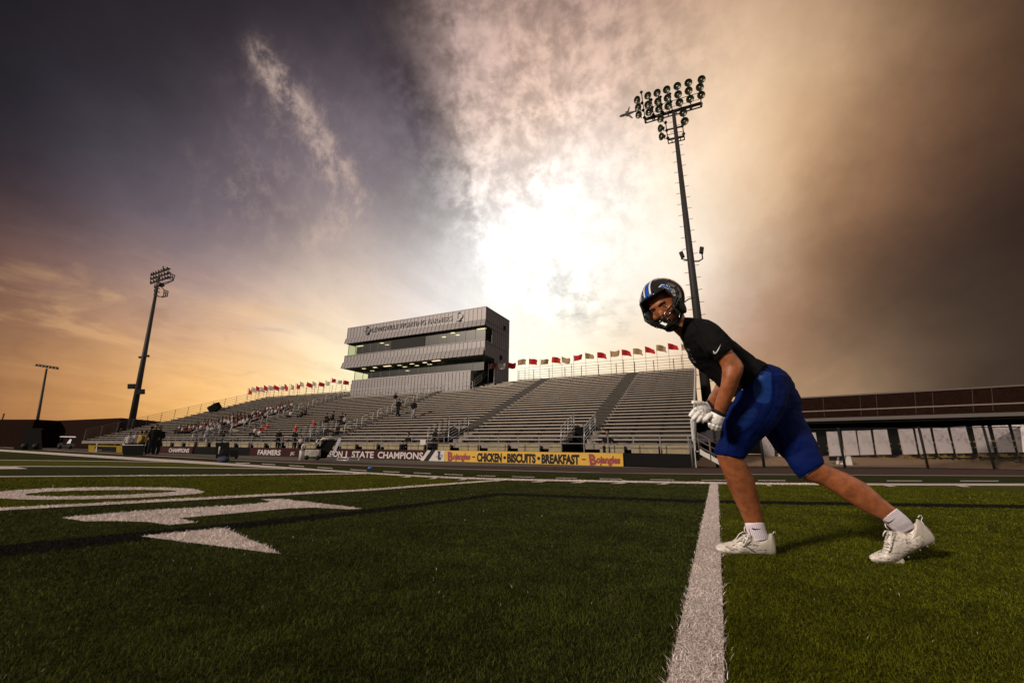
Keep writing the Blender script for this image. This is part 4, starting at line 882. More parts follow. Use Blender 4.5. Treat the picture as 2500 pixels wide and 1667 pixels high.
# white boards on yellow wheeled frames
def r7(x, y): return 1900+x/3.92, 900+y/3.92
boards = [[(1855,1058),(1888,1057),(1891,1116),(1860,1116)], [(1895,1057),(1925,1056),(1930,1115),(1900,1116)], [(1962,1055.5),(1990,1055),(2001,1113),(1970,1114)]]
B7 = [[(455,600),(585,597),(625,830),(490,835)],[(603,592),(735,588),(775,825),(640,830)],[(752,590),(882,585),(920,820),(785,825)],[(905,582),(1040,577),(1085,818),(940,822)],[(1145,577),(1290,572),(1335,815),(1193,820)],[(1312,570),(1455,565),(1502,810),(1355,815)],[(1480,562),(1620,556),(1678,805),(1525,810)],[(1650,555),(1800,550),(1860,805),(1700,810)],[(1865,547),(2010,542),(2070,800),(1912,805)],[(2055,542),(2210,536),(2270,797),(2105,802)],[(2245,535),(2400,530),(2460,795),(2300,800)]]
boards += [[r7(*p) for p in b] for b in B7]
for i, b in enumerate(boards):
    dn = -2.3
    P = [onSchool(*p, dn) for p in b]
    # tilt: top leans back a little
    P[0] += Vector(SN)*.25; P[1] += Vector(SN)*.25
    root = empty('practice_board', (P[2]+P[3])/2-Vector((0,0,.3)), f'tilted white scuffed panel behind the fence, {ORD(i)} from the left', 'board', 'white boards in a row behind the fence')
    mb = MB(); mb.slab(P, Vector(SN)*.06); mb.build('panel', BOARD, root)
    m_ = (P[2]+P[3])/2; wv = (P[1]-P[0]); mb = MB(); bk = Vector(SN)*.5
    c0, c1_ = P[3]+Vector(SN)*.1, P[2]+Vector(SN)*.1; zg = m_.z-.28
    mid_l, mid_r = P[3].lerp(P[0], .42)+Vector(SN)*.15, P[2].lerp(P[1], .42)+Vector(SN)*.15
    mb.tube([mid_l-wv*.12, mid_r+wv*.12], .04, 5); mb.tube([mid_l-wv*.12-Vector((0,0,.28)), mid_r+wv*.12-Vector((0,0,.28))], .03, 5)
    for e_ in (mid_l.lerp(mid_r, .1), mid_l.lerp(mid_r, .9)): mb.tube([e_, e_+bk-Vector((0,0,1.0))], .03, 5)
    a_ = m_+Vector(SN)*.2; mb.tube([a_, Vector((a_.x, a_.y, zg+.1))], .03, 5); mb.tube([Vector((a_.x, a_.y, zg+.1))-Vector(SX)*.25, Vector((a_.x, a_.y, zg+.1))+Vector(SX)*.25], .03, 5)
    mb.build('frame', YELF, root)
    for e_ in (-.22, .22): c = Vector((a_.x, a_.y, zg+.04))+Vector(SX)*e_; mb = MB(); mb.lathe(c, Vector(SN), [(-.03, .07), (.03, .07)], 8); mb.build('wheel', BLACK, root)
# white barricade and black crate
c = onSchool(2058, 1130, -7); root = empty('barricade', c, 'white plastic sawhorse barricade standing on the paving behind the fence', 'barricade'); mb = MB()
def q7(x, y): return onSchool(*r7(x, y), -7.2)
mb.slab([q7(550,920), q7(580,922), q7(583,850), q7(565,840)], Vector(SN)*.2); mb.slab([q7(640,890), q7(650,925), q7(715,922), q7(690,835), q7(655,835)], Vector(SN)*.3); mb.slab([q7(590,925), q7(650,925), q7(650,895), q7(588,900)], Vector(SN)*.2); mb.slab([q7(612,800), q7(632,800), q7(628,770), q7(615,770)], Vector(SN)*.1); mb.slab([q7(612,890), q7(640,890), q7(636,800), q7(614,800)], Vector(SN)*.05)
mb.build('barrier_body', mat('white_plastic', (.58,.54,.52), .5), root)
mb = MB(); mb.slab([q7(487,878), q7(605,878), q7(600,835), q7(485,838)], Vector(SN)*.6); mb.build('crate', BLACKM, None, label='black crate beside the white barricade', cat='crate')
# canopy tent behind the right end of the stand
tn = empty('canopy_tent', PT(1738, 1085, 7), 'white canopy tent with dark awning behind the grandstand stairs', 'tent'); mb = MB()
mb.slab([PT(1700,1080,7), PT(1772,1078,7), PT(1772,1046,7), PT(1752,1040,7), PT(1735,1049,7), PT(1700,1052,7)], Vector(E2)*.1); mb.build('valance', mat('tent_cloth', (.55,.52,.60), .7, spotty=(3,.56,.6,(.06,.08,.20))), tn)
mb = MB(); mb.slab([PT(1701,1052,6.9), PT(1708,1056,6.9), PT(1722,1052,6.9), PT(1730,1047,6.9), PT(1735,1034,6.9), PT(1701,1026,6.9)], Vector(E2)*.1); mb.build('awning', BLACKM, tn)
mb = MB()
for x in (1703, 1770): mb.tube([PT(x,1080,7.02), Vector((PT(x,1080,7.02).x, PT(x,1080,7.02).y, 0))], .04, 5)
mb.build('leg', RAILD, tn)

# ------------------------------------------------------------------ left background
def far(x, y, d): return atD(x, y, d)
lb = empty('brick_building', Vector((*far(200, 1085, 52)[:2], 0)), 'low dark brick building with a pale stone band at the far left', 'building')
def wallseg(x0, y0, x1, y1, d0, d1, name, m, yb0=None, yb1=None, push=0.):
    a_, b_ = far(x0, y0, d0-push), far(x1, y1, d1-push)
    zb0 = 0 if yb0 is None else far(x0, yb0, d0-push).z; zb1 = 0 if yb1 is None else far(x1, yb1, d1-push).z
    mb = MB(); n_ = Vector((AW[0], AW[1], 0)).normalized(); mb.slab([Vector((a_.x, a_.y, zb0)), Vector((b_.x, b_.y, zb1)), b_, a_], n_*(4 if push == 0 else .2)); return mb.build(name, m, lb)
for (x0, y0, x1, y1, d0, d1) in ((-200,1024,85,1023.6,60,58), (85,1023.6,140,1026.3,58,62), (140,1026.3,296,1020,62,52), (296,1020,404,1031,52,70), (404,1031,560,1035,70,90)):
    wallseg(x0, y0, x1, y1, d0, d1, 'wall', BRICK)
    if x0 < 290: wallseg(x0, y0+22.5 if x0 > 80 else y0+23, x1, 1047 if x1 < 290 else 1046, d0, d1, 'stone_band', STONE, y0+24, 1048.4 if x1 < 290 else 1047.4, .3)
for x0, x1 in ((168,174),(178,190),(195,210),(214,222),(234,253)): 
    f_ = (x0-140)/156; d = 62-10*f_; wallseg(x0, 1049.5, x1, 1049.3, d, d-.5, 'window', LENS, 1061, 1061, .35)
wallseg(166, 1062.4, 255, 1061.8, 60, 55, 'sill', STONE, 1063.8, 1063.2, .3)
# dark equipment trailer
def gbox(name, x0, x1, yt, yb, m, label, cat, dep=1., group=None, extra=None):
    d = .507*F/(yb-(1082+.0144*(x0+x1)/2)); a_, b_, c_, e_ = far(x0, yb, d), far(x1, yb, d), far(x1, yt, d), far(x0, yt, d)
    for p in (a_, b_): p.z = 0
    root = empty(name, (a_+b_)/2, label, cat, group); rv = ray((x0+x1)/2, yb); return root, d, a_, b_, c_, e_, Vector((rv[0], rv[1], 0)).normalized()*dep
root, d, a_, b_, c_, e_, n_ = gbox('equipment_trailer', 50, 100, 1045, 1096.5, BLACK, 'bulky black covered trailer parked on the track at the far left', 'trailer', 1.6)
mb = MB(); a2, b2_ = a_+Vector((0,0,.35)), b_+Vector((0,0,.35)); mb.slab([a2, b2_, c_+(e_-c_)*.0, e_+(c_-e_)*.2], n_); mb.build('body', BLACKM, root)
mb = MB(); mb.slab([far(32,1096,d), far(104,1097,d), far(102,1088,d), far(36,1087,d)], n_*.6); mb.build('base', BLACKM, root)
for f_ in (.2, .75): mb = MB(); c = a_.lerp(b_, f_)+Vector((0,0,.3)); mb.lathe(c, n_, [(-.15,.3),(.1,.3)], 12); mb.build('wheel', BLACK, root)
# golf cart
root, d, a_, b_, c_, e_, n_ = gbox('golf_cart', 137, 180, 1065, 1095, BLACK, 'small black golf cart with a white roof on the track at the far left', 'golf cart', 1.2)
X_ = (b_-a_).normalized(); Lc = (b_-a_).length; Hc = (e_-a_).length; q_ = lambda u, v_, w_=0.: a_+X_*Lc*u+Vector((0,0,Hc*v_))+n_*w_
mb = MB(); mb.slab([q_(0,.93), q_(.06,.99), q_(.9,.99), q_(.96,.90), q_(.9,.92), q_(.05,.93)], n_); mb.build('roof', mat('cart_white', (.75,.75,.80), .4), root)
mb = MB(); mb.slab([q_(.02,.15), q_(.98,.15), q_(.98,.42), q_(.6,.45), q_(.55,.30), q_(.35,.30), q_(.25,.5), q_(.02,.42)], n_); mb.build('body', BLACK, root)
mb = MB()
for u in (.1, .88): mb.tube([q_(u,.4), q_(u+.02,.93)], .03, 5); mb.tube([q_(u,.4,1), q_(u+.02,.93,1)], .03, 5)
mb.build('roof_posts', BLACK, root); mb = MB(); mb.slab([q_(.5,.42), q_(.72,.42), q_(.74,.75), q_(.64,.78)], n_*.8); mb.build('seat', MATS['cart_white'], root)
for u in (.2, .8): mb = MB(); mb.lathe(q_(u,.15,-.02), n_, [(-.05,.16*Hc),(.15,.16*Hc)], 12); mb.build('wheel', BLACK, root)
# yellow rail barriers
root, d, a_, b_, c_, e_, n_ = gbox('barrier', 216, 298, 1085, 1103.5, YELF, 'low yellow barrier with end panels beside the track at the left', 'barrier', .2)
mb = MB(); mb.slab([far(216,1102,d), far(231,1103,d), far(231,1087,d), far(216,1086,d)], n_*.3); mb.slab([far(284,1104,d), far(298,1104.5,d), far(298,1088,d), far(284,1087.5,d)], n_*.3); mb.slab([far(231,1089.5,d), far(284,1090.5,d), far(284,1087.5,d), far(231,1086.5,d)], n_*.3); mb.build('panel', YELF, root)
mb = MB(); mb.slab([far(232,1103,d), far(236,1103,d), far(238,1079,d), far(236,1079,d)], n_*.1); mb.build('sign_post', WHITEV, root)
# table with black cloth
root, d, a_, b_, c_, e_, n_ = gbox('table', 299, 350, 1087, 1110, BLACK, 'table under a black cloth at the edge of the track on the left', 'table', .8)
mb = MB(); mb.slab([a_+(b_-a_)*.03, b_, c_, e_], n_); mb.build('tablecloth', BLACKM, root)
mb = MB(); mb.slab([e_+Vector((0,0,.005)), c_+Vector((0,0,.005)), c_+Vector((0,0,.04)), e_+Vector((0,0,.04))], n_*.98); mb.build('tabletop', mat('table_white', (.35,.30,.28), .7), root)
root, d, a_, b_, c_, e_, n_ = gbox('bin', 373, 381, 1090, 1110, WHITEV, 'pale round bin at the left end of the maroon banner', 'bin', .3); mb = MB(); mb.lathe((a_+b_)/2, (0,0,1), [(0,.9*(b_-a_).length/2),(.9*(e_-a_).z,(b_-a_).length/2),((e_-a_).z,.3*(b_-a_).length)], 12); mb.build('bin_body', mat('bin_grey', (.34,.31,.29), .6), root)
# objects on the near side of the wall
root, d, a_, b_, c_, e_, n_ = gbox('duffel_bag', 526, 561, 1113, 1128, BLUE, 'dark navy duffel bag lying at the edge of the grass', 'bag', .3)
cc = (a_+b_)/2+Vector((0,0,(e_-a_).z*.5)); mb = MB(); mb.ball(cc, ((b_-a_).length*.46, .22, (e_-a_).z*.52), 16, X=(b_-a_).normalized(), Y=n_.normalized()); mb.build('bag_body', BLUE, root)
mb = MB(); mb.tube([cc+(b_-a_)*-.2+Vector((0,0,.1)), cc+(b_-a_)*-.1+Vector((0,0,.32)), cc+(b_-a_)*.12+Vector((0,0,.32)), cc+(b_-a_)*.2+Vector((0,0,.1))], .02, 5); mb.build('handle', BLACK, root)
root, d, a_, b_, c_, e_, n_ = gbox('equipment_case', 526, 582, 1080, 1119, BLACK, 'tall black equipment cabinet standing before the wall behind the duffel bag', 'cabinet', .8)
mb = MB(); mb.slab([a_+Vector((0,0,.08)), a_.lerp(b_,.6)+Vector((0,0,.08)), e_.lerp(c_,.6), e_], n_*.6); mb.slab([a_.lerp(b_,.62)+Vector((0,0,.08)), b_+Vector((0,0,.08)), b_.lerp(c_,.55), a_.lerp(b_,.62).lerp(e_.lerp(c_,.62),.55)], n_*.6); mb.build('case_body', BLACKM, root)
mb = MB(); 
for f_ in (.05,.55,.9): mb.ball(a_.lerp(b_, f_)+Vector((0,0,.05))+n_*.2, .05, 6)
mb.build('casters', BLACK, root)
mb = MB(); p1, p2 = far(534, 1108, d-.4), far(537, 1090, d-.4); mb.tube([p1, p2], .03, 5); mb.build('white_strap', WHITEV, root)
root, d, a_, b_, c_, e_, n_ = gbox('covered_cart', 742, 781, 1097, 1121.5, CANVAS, 'cart under a wrinkled grey tarpaulin before the maroon banner', 'cart', .9)
X_ = (b_-a_).normalized(); L1 = (b_-a_).length; H1 = (e_-a_).z; mb = MB(); nx = 14; rg = []
for j in range(7):
    zz_ = H1*(.22+.78*j/6); r = []
    for k in range(28):
        t = 2*math.pi*k/28; cx, cyy = math.cos(t), math.sin(t); e_p = .28; sx = abs(cx)**e_p*(1 if cx > 0 else -1); sy_ = abs(cyy)**e_p*(1 if cyy > 0 else -1)
        fl = 1+.05*math.sin(5*t+j)*(1-j/7); sc_ = (1.-.0*j/6)*fl; r.append((a_+b_)/2+n_*.5+X_*L1*.5*sx*sc_+n_*.5*sy_*sc_+Vector((0,0,zz_+.04*math.sin(3*t)*(j == 0))))
    rg.append(r)
mb.rings(rg); mb.build('tarpaulin', CANVAS, root)
for f_ in (.15, .85): mb = MB(); mb.lathe(a_.lerp(b_, f_)+Vector((0,0,.1)), n_, [(-.02,.1),(.08,.1)], 10); mb.build('wheel', BLACK, root)
root, d, a_, b_, c_, e_, n_ = gbox('bin', 729, 741, 1098.5, 1122.5, WHITEV, 'white cylindrical bin with a blue and white top left of the covered cart', 'bin', .3)
mb = MB(); H1 = (e_-a_).z; r1 = (b_-a_).length/2; mb.lathe((a_+b_)/2, (0,0,1), [(0,r1*.9),(H1*.95,r1),(H1,r1*.8)], 14); mb.build('bin_body', mat('bin_white', (.42,.38,.35), .6), root)
mb = MB(); mb.tube([far(739,1100,d), far(738,1090,d), far(741,1085,d), far(745,1087,d), far(745,1092,d)], .05, 6); mb.build('bin_hook', WHITEV, root)
# leaning black screen with a white post
root, d, a_, b_, c_, e_, n_ = gbox('blocking_screen', 775, 825, 1070, 1121, BLACK, 'black screen on a slanted frame with one wide white post', 'screen', .3)
mb = MB(); mb.slab([far(766,1120,d), far(796,1118,d), far(824,1074,d), far(789,1073,d)], n_*.25); mb.build('screen_panel', BLACKM, root)
mb = MB(); mb.slab([far(803,1121.5,d-.3), far(810.5,1122,d-.3), far(833.5,1070,d-.3), far(827,1069,d-.3)], n_*.1); mb.build('white_post', mat('post_white', (.46,.46,.52), .5), root)
mb = MB(); mb.tube([far(770,1092,d-.1), far(787,1070,d-.1), far(831,1068.5,d-.1)], .018, 5); mb.tube([far(765,1092,d-.1), far(777,1071,d-.1)], .015, 5); mb.build('frame', RAIL, root)
root, d, a_, b_, c_, e_, n_ = gbox('low_bench', 823, 876, 1115.5, 1125.5, RAIL, 'low silver metal bench frame on the track before the maroon banner', 'bench', .35)
mb = MB(); H1 = (e_-a_).z
for w_ in (0, 1.):
    mb.tube([a_+Vector((0,0,H1*.9))+n_*w_, b_+Vector((0,0,H1*.9))+n_*w_], .022, 5); mb.tube([a_+Vector((0,0,.05))+n_*w_, b_+Vector((0,0,.05))+n_*w_], .018, 5)
    for f_ in (0, .5, 1): mb.tube([a_.lerp(b_, f_)+n_*w_, a_.lerp(b_, f_)+n_*w_+Vector((0,0,H1*.9))], .018, 5)
mb.build('frame', RAIL, root); mb = MB(); mb.slab([a_+Vector((0,0,H1*.93)), b_+Vector((0,0,H1*.93)), b_+Vector((0,0,H1)), a_+Vector((0,0,H1))], n_); mb.build('seat', RAIL, root)
pb_ = onZ(903, 1145); mb = MB(); mb.ball(pb_+Vector((0,0,.03)), (.06,.05,.035), 10); mb.build('bottle', mat('blue_plastic', (.01,.12,.55), .4), None, label='small blue bottle lying on the grass border', cat='bottle')

# ------------------------------------------------------------------ people far off
def remesh(mb, vox, name='tmp', smooth=2, sub=None):
    me = bpy.data.meshes.new(name); me.from_pydata([tuple(p) for p in mb.v], [], mb.f); me.update()
    o = bpy.data.objects.new(name, me); COL.objects.link(o)
    m = o.modifiers.new('r', 'REMESH'); m.mode = 'VOXEL'; m.voxel_size = vox; m.use_smooth_shade = True
    if smooth: s_ = o.modifiers.new('s', 'SMOOTH'); s_.iterations = smooth; s_.factor = .6
    dg = bpy.context.evaluated_depsgraph_get(); dg.update(); out = bpy.data.meshes.new_from_object(o.evaluated_get(dg)); bpy.data.objects.remove(o)
    for p in out.polygons: p.use_smooth = True
    return out
def link(name, me, mats, parent=None, org=None, **tg):
    if parent is not None and org is None: org = ORG[parent.name]
    if org is not None: me.transform(Matrix.Translation(-Vector(org)))
    me.materials.clear()
    for m in (mats if isinstance(mats, list) else [mats]): me.materials.append(m)
    o = bpy.data.objects.new(name, me); COL.objects.link(o)
    if parent is not None: o.parent = parent; ORG[o.name] = ORG[parent.name]
    return tag(o, tg.get('label'), tg.get('cat'), tg.get('group'))
SK = mat('skin_far', (.16,.075,.045), .6)
def figure(kind, shirt, trousers):
    """a small clothed figure, feet or seat at z = 0, facing -Y, 1.75 m tall"""
    root = empty('person', (0, 0, 0)); b = MB(); s_ = MB(); t_ = MB()
    if kind == 'seated':
        hip = .05; b.ball((0, -.02, .76), (.085,.10,.12), 10); b.tube([(0,0,.55),(0,-.01,.68)], [.06,.05], 8)
        b.rings([[Vector((wx*math.cos(a), yo+wy*math.sin(a), z)) for a in [2*math.pi*k/12 for k in range(12)]] for z, wx, wy, yo in ((.0,.15,.11,.0),(.2,.14,.1,0),(.42,.17,.10,0),(.56,.10,.07,0))])
        for e_ in (-1, 1):
            b.tube([(e_*.17,0,.5),(e_*.22,-.08,.27),(e_*.12,-.32,.16)], [.05,.045,.03], 8); b.tube([(e_*.1,0,.02),(e_*.12,-.42,.06),(e_*.12,-.44,-.38),(e_*.12,-.54,-.40)], [.085,.07,.05,.04], 8)
            t_.tube([(e_*.1,.02,.03),(e_*.12,-.43,.07),(e_*.12,-.45,-.34)], [.1,.085,.065], 8); s_.tube([(e_*.15,0,.52),(e_*.22,-.06,.30)], [.07,.065], 8)
        s_.rings([[Vector((wx*math.cos(a), yo+wy*math.sin(a), z)) for a in [2*math.pi*k/12 for k in range(12)]] for z, wx, wy, yo in ((-.01,.17,.13,.0),(.2,.165,.125,0),(.42,.19,.125,0),(.54,.15,.1,0),(.6,.07,.06,0))])
    else:
        b.ball((0, -.02, 1.62), (.085,.10,.12), 10); b.tube([(0,0,1.40),(0,-.01,1.55)], [.06,.05], 8)
        b.rings([[Vector((wx*math.cos(a), wy*math.sin(a), z)) for a in [2*math.pi*k/12 for k in range(12)]] for z, wx, wy in ((.84,.16,.11),(1.05,.14,.1),(1.28,.17,.10),(1.44,.10,.07))])
        st = .0 if kind == 'standing' else .13
        for e_ in (-1, 1):
            b.tube([(e_*.19,0,1.38),(e_*.25,.02,1.12),(e_*.22,-.10,.86)], [.05,.045,.03], 8); b.tube([(e_*.09,0,.88),(e_*.1,-.02-e_*st,.48),(e_*.1,.02+e_*st,.06),(e_*.1,-.10+e_*st,.03)], [.09,.07,.045,.035], 8)
            t_.tube([(e_*.09,0,.90),(e_*.1,-.02-e_*st,.48),(e_*.1,.02+e_*st,.09)], [.115,.09,.07], 8); s_.tube([(e_*.17,0,1.40),(e_*.25,.01,1.14),(e_*.235,-.04,1.0)], [.07,.06,.055], 8)
        s_.rings([[Vector((wx*math.cos(a), wy*math.sin(a), z)) for a in [2*math.pi*k/12 for k in range(12)]] for z, wx, wy in ((.82,.18,.13),(1.05,.165,.125),(1.28,.2,.125),(1.42,.15,.1),(1.47,.07,.06))])
    link('body', remesh(b, .03, smooth=1), SK, root); link('shirt', remesh(s_, .03, smooth=1), shirt, root); link('trousers', remesh(t_, .03, smooth=1), trousers, root)
    hb = MB(); zt = .80 if kind == 'seated' else 1.66; hb.ball((0, .012, zt), (.095,.105,.10), 10); hb.build('hair', BLACKM, root)
    return root
SH = {'white': mat('white_shirt', (.30,.27,.28), .8), 'black': mat('black_shirt', (.008,.008,.008), .9, spec=.1), 'maroon': mat('maroon_shirt', (.10,.01,.015), .85), 'yellow': mat('yellow_vest', (.25,.16,.01), .8), 'grey': mat('grey_shirt', (.20,.19,.19), .85)}
TR = mat('dark_trousers', (.010,.010,.012), .9, spec=.1)
protos = {}
def person(kind, col, pos, rz, sc, label, group, tcol=None):
    key = (kind, col, tcol)
    if key not in protos:
        o = figure(kind, SH[col], SH[tcol] if tcol else TR); protos[key] = o; tag(o, label, 'person', group); o.location = pos; o.rotation_euler = (0, 0, rz); o.scale = (sc,)*3; return o
    return clone(protos[key], pos, rz, label, group, sc)
yaw_s = math.atan2(E1[1], E1[0]); SC = .66
crowd = []
for i in range(3, 17):
    t = tr(i); f_ = (t-2.)/6.
    if t > 8.6: break
    s = -40.6+3.6*f_+rnd.random()*.4; s1 = -33.6-1.0*f_
    if i < 5: s1 = -35.4
    while s < s1:
        if rnd.random() < .78: crowd.append((s, i))
        s += .52
print('crowd', len(crowd))
for s, i in crowd[:110]:
    c = rnd.choice(['white', 'white', 'maroon', 'maroon', 'grey', 'black', 'black']); person('seated', c, W(s, tr(i)+.30, zr(i)+.16), yaw_s+rnd.uniform(-.5, .5), SC, {'white': 'seated spectator in a white shirt among the crowd on the left benches', 'maroon': 'seated spectator in maroon among the crowd on the left benches', 'grey': 'seated spectator in grey among the crowd on the left benches', 'black': 'seated spectator in black among the crowd on the left benches'}[c], f'{c} shirts in the crowd on the left benches')
def at_row(px_, py_):   # nearest bench row under a sight line
    best = None
    for i in range(NR):
        s, z = onT(px_, py_, tr(i)+.3)
        if best is None or abs(z-zr(i)) < best[0]: best = (abs(z-zr(i)), s, i)
    return best[1], best[2]
for px_, py_, k, c, lab in ((967,990,'standing','black','person in black standing on the steps, upper of the two together below the press box'),(974,1021,'walking','black','person in black climbing the aisle, lower of the two together below the press box'),(1012,1022,'walking','black','person in black top and tan trousers standing alone among empty benches')):
    s, i = at_row(px_, py_); person(k, c, W(s, tr(i)+.15, zr(i)), yaw_s+.3, .74 if k == 'walking' else .6, lab, None, 'grey' if 'tan' in lab else None)
for j, (px_, py_, c, lab) in enumerate(((708,1019,'white','lone seated spectator in white near the aisle handrails'),(735,1018,'black','spectator in black slouching alone in the middle benches'),(745,1013,'black','spectator in black sitting up behind the slouching one'),(796,1030,'black','spectator in black, left of the three below the cones'),(812,1024,'black','spectator in black, middle of the three below the cones'),(833,1028,'black','spectator in black, right of the three by the white handrail'),(840,1038,'grey','spectator in grey with a pink bag beside the white handrail'),(437,1052,'white','lone pair member in white on the far left benches'),(445,1056,'white','second spectator in white on the far left benches'),(620,1062,'white','spectator in a white hat sitting right of the entry rails'),(631,1068,'white','spectator in white leaning forward right of the entry rails'),(824,1058,'black','spectator in black on the front benches beside the screen'))):
    s, i = at_row(px_, py_+3); person('seated', c, W(s, tr(i)+.30, zr(i)+.16), yaw_s+rnd.uniform(-.4, .4), SC, lab, None)
for px_, k, c, lab, sc_ in ((676,'standing','black','person in black standing at the front railing, left of the pair',.74),(686,'standing','maroon','short person in maroon beside the person in black at the railing',.5),(716,'standing','black','person in black standing alone at the front railing',.72),(732,'seated','white','person in white and black sitting at the front railing',.7),(1484,'seated','black','heavy person in black sitting behind the yellow banner',.95),(995,'seated','black','person in black sitting at the railing behind the maroon banner',.9),(1060,'standing','black','person in black standing in the entry above the banner',.7),(475,'seated','maroon','person in maroon at the far left railing',.7),(500,'seated','white','person in white at the far left railing, leaning right',.7),(540,'standing','black','person in black standing behind the black cabinet',.72)):
    tq = .32 if k == 'standing' else .80; s, z = onT(px_, 1095, tq); z0_ = zw-.06 if k == 'standing' else zw+.16; person(k, c, W(s, tq, z0_), yaw_s+rnd.uniform(-.5, .5), sc_*.92, lab, None)
for px_, yb_, k, c, lab, sc_ in ((322,1108,'standing','white','person in white behind the black table, leftmost',.95),(333,1109,'standing','yellow','person in a yellow vest behind the black table',.95),(344,1109,'standing','yellow','second person in a yellow vest right of the first',.97),(355,1111,'standing','black','person in black standing at the right end of the black table',1.1),(366,1112,'standing','black','person in black with tan cap right of the table',1.15),(378,1112,'standing','black','person in black before the left end of the banner',1.1),(306,1108,'standing','white','person in white at the left end of the black table',.9),(237,1098,'standing','grey','person in grey beside the yellow barrier',.9)):
    p = onZ(px_, yb_); person(k, c, p, YAW+rnd.uniform(-1, 1), sc_*.8, lab, None)
for i, (px_, py_) in enumerate(((643,1052),(657,1046),(727,1050),(770,1040))):
    s, r_ = at_row(px_, py_); root = empty('traffic_cone', W(s, tr(r_)+.12, zr(r_)), ['orange cone on the benches, leftmost of the four', 'orange cone just right of the leftmost one', 'orange cone above the person alone at the railing', 'orange cone highest up the benches'][i], 'traffic cone', 'orange cones on the benches')
    mb = MB(); b0 = W(s, tr(r_)+.12, zr(r_)); mb.box(b0+Vector((0,0,.015)), (.26,.26,.03)); mb.lathe(b0, (0,0,1), [(.03,.11),(.44,.03),(.45,.02)], 10); mb.build('cone_body', ORANGE, root)

# ------------------------------------------------------------------ the player
def R1(x, y): return 1500+x/3.485, 650+y/3.485
def R2(x, y): return 1650+x/3.36, 1050+y/3.36
def R5(x, y): return 1700+x/3.92, 850+y/3.92
def RH(x, y): return 1540+x/11.2, 680+y/11.2
def RG(x, y): return 1640+x/11.2, 940+y/11.2
def sect(cv, a, b, z, ratio=None, dep=None, n=20, pw=1.):
    A, B = atD(*cv(*a), z), atD(*cv(*b), z); M = (A+B)/2; U = (A-B)/2; V = (M-Vector(CAM)).normalized(); V = (V-U*(V.dot(U)/U.length_squared)).normalized()*(dep if dep else U.length*ratio)
    return [M+U*math.cos(2*math.pi*k/n)+V*math.sin(2*math.pi*k/n) for k in range(n)]
def loft(mb, cv, L): mb.rings([sect(cv, *(q_[:3]), q_[3] if q_[3] else None, *(q_[4:])) for q_ in L])
PL = empty('person', onZ(1990, 1352), 'football player crouching in black helmet and shirt, blue shorts and white cleats', 'person')
def skin(name):
    m = mat(name, (.29,.096,.039), .42, 0, .30, 22, .16, 190, spec=.35); m.node_tree.nodes['Principled BSDF'].inputs['Subsurface Weight'].default_value = .06
    return m
SKN = skin('skin')
# --- helmet / head frame
HC = atD(*RH(895, 640), 2.17); zc_v = (Vector(CAM)-HC).normalized(); xr_v = Vector(AR); xr_v = (xr_v-zc_v*xr_v.dot(zc_v)).normalized(); yu_v = zc_v.cross(xr_v)
HF = (xr_v*-.30+yu_v*-.34+zc_v*.88).normalized(); HU = (xr_v*-.60+yu_v*.80+zc_v*.12); HU = (HU-HF*HU.dot(HF)).normalized(); HR = HF.cross(HU)   # player's right
def HP(r, f, u): return HC+HR*r+HF*f+HU*u
R0 = .1065
# --- body: one continuous skin surface
b = MB()
nF = 28; rg = []       # head
for i in range(1, 30):
    th = math.pi*i/30; ring = []
    for k in range(nF*1):
        ph = 2*math.pi*k/nF; x, y, z = math.sin(th)*math.sin(ph), math.sin(th)*math.cos(ph), math.cos(th)
        r_, f_, u_ = x*.074, y*.096, z*.118
        if z < 0: r_ *= 1-.28*(-z)**1.6; f_ *= 1-.10*(-z)
        ring.append(HP(r_, f_-.002, u_-.022))
    rg.append(ring)
b.rings(rg)
b.ball(HP(0, .090, -.040), (.013,.020,.024), 10, X=HR, Y=HF, Z=HU); b.ball(HP(0, .104, -.049), (.014,.012,.010), 8, X=HR, Y=HF, Z=HU)      # nose
for e_ in (-1, 1): b.ball(HP(e_*.010, .098, -.052), (.008,.009,.007), 8, X=HR, Y=HF, Z=HU); b.ball(HP(e_*.045, .062, -.04), (.024,.024,.022), 8, X=HR, Y=HF, Z=HU)
b.ball(HP(0, .080, .012), (.050,.014,.012), 10, X=HR, Y=HF, Z=HU); b.ball(HP(0, .084, -.105), (.022,.016,.014), 8, X=HR, Y=HF, Z=HU)
loft(b, R1, [((520,330),(440,440),2.18,.9),((588,405),(478,525),2.175,.9),((606,450),(535,580),2.17,1.),((680,480),(600,640),2.17,1.4),((760,510),(650,690),2.17,1.5),((880,570),(690,760),2.17,1.2),((1060,725),(800,890),2.16,1.),((1190,830),(920,1000),2.14,1.),((1330,900),(1080,1100),2.13,1.)])
# near arm
loft(b, R1, [((800,520),(720,620),2.06,1.),((880,560),(775,690),1.995,1.),((955,640),(840,755),1.965,.95),((992,706),(882,800),1.955,.95),((1040,765),(905,838),1.95,.9),((1078,812),(917,862),1.945,.85),((1094,850),(922,890),1.94,.85),((1086,905),(919,940),1.935,.85),((1066,960),(912,990),1.935,.85),((1045,1020),(900,1045),1.94,.85),((1012,1105),(872,1120),1.955,.85),((975,1180),(855,1175),1.965,.85),((945,1235),(850,1220),1.97,.8),((925,1280),(855,1265),1.97,.8)])
# far arm
loft(b, R1, [((900,640),(800,760),2.30,1.),((960,760),(850,860),2.34,1.),((975,870),(875,905),2.35,.95),((965,960),(873,985),2.32,.95),((935,1030),(845,1040),2.25,.9),((895,1100),(805,1105),2.17,.85),((862,1165),(783,1150),2.11,.8),((845,1200),(770,1180),2.08,.8)])
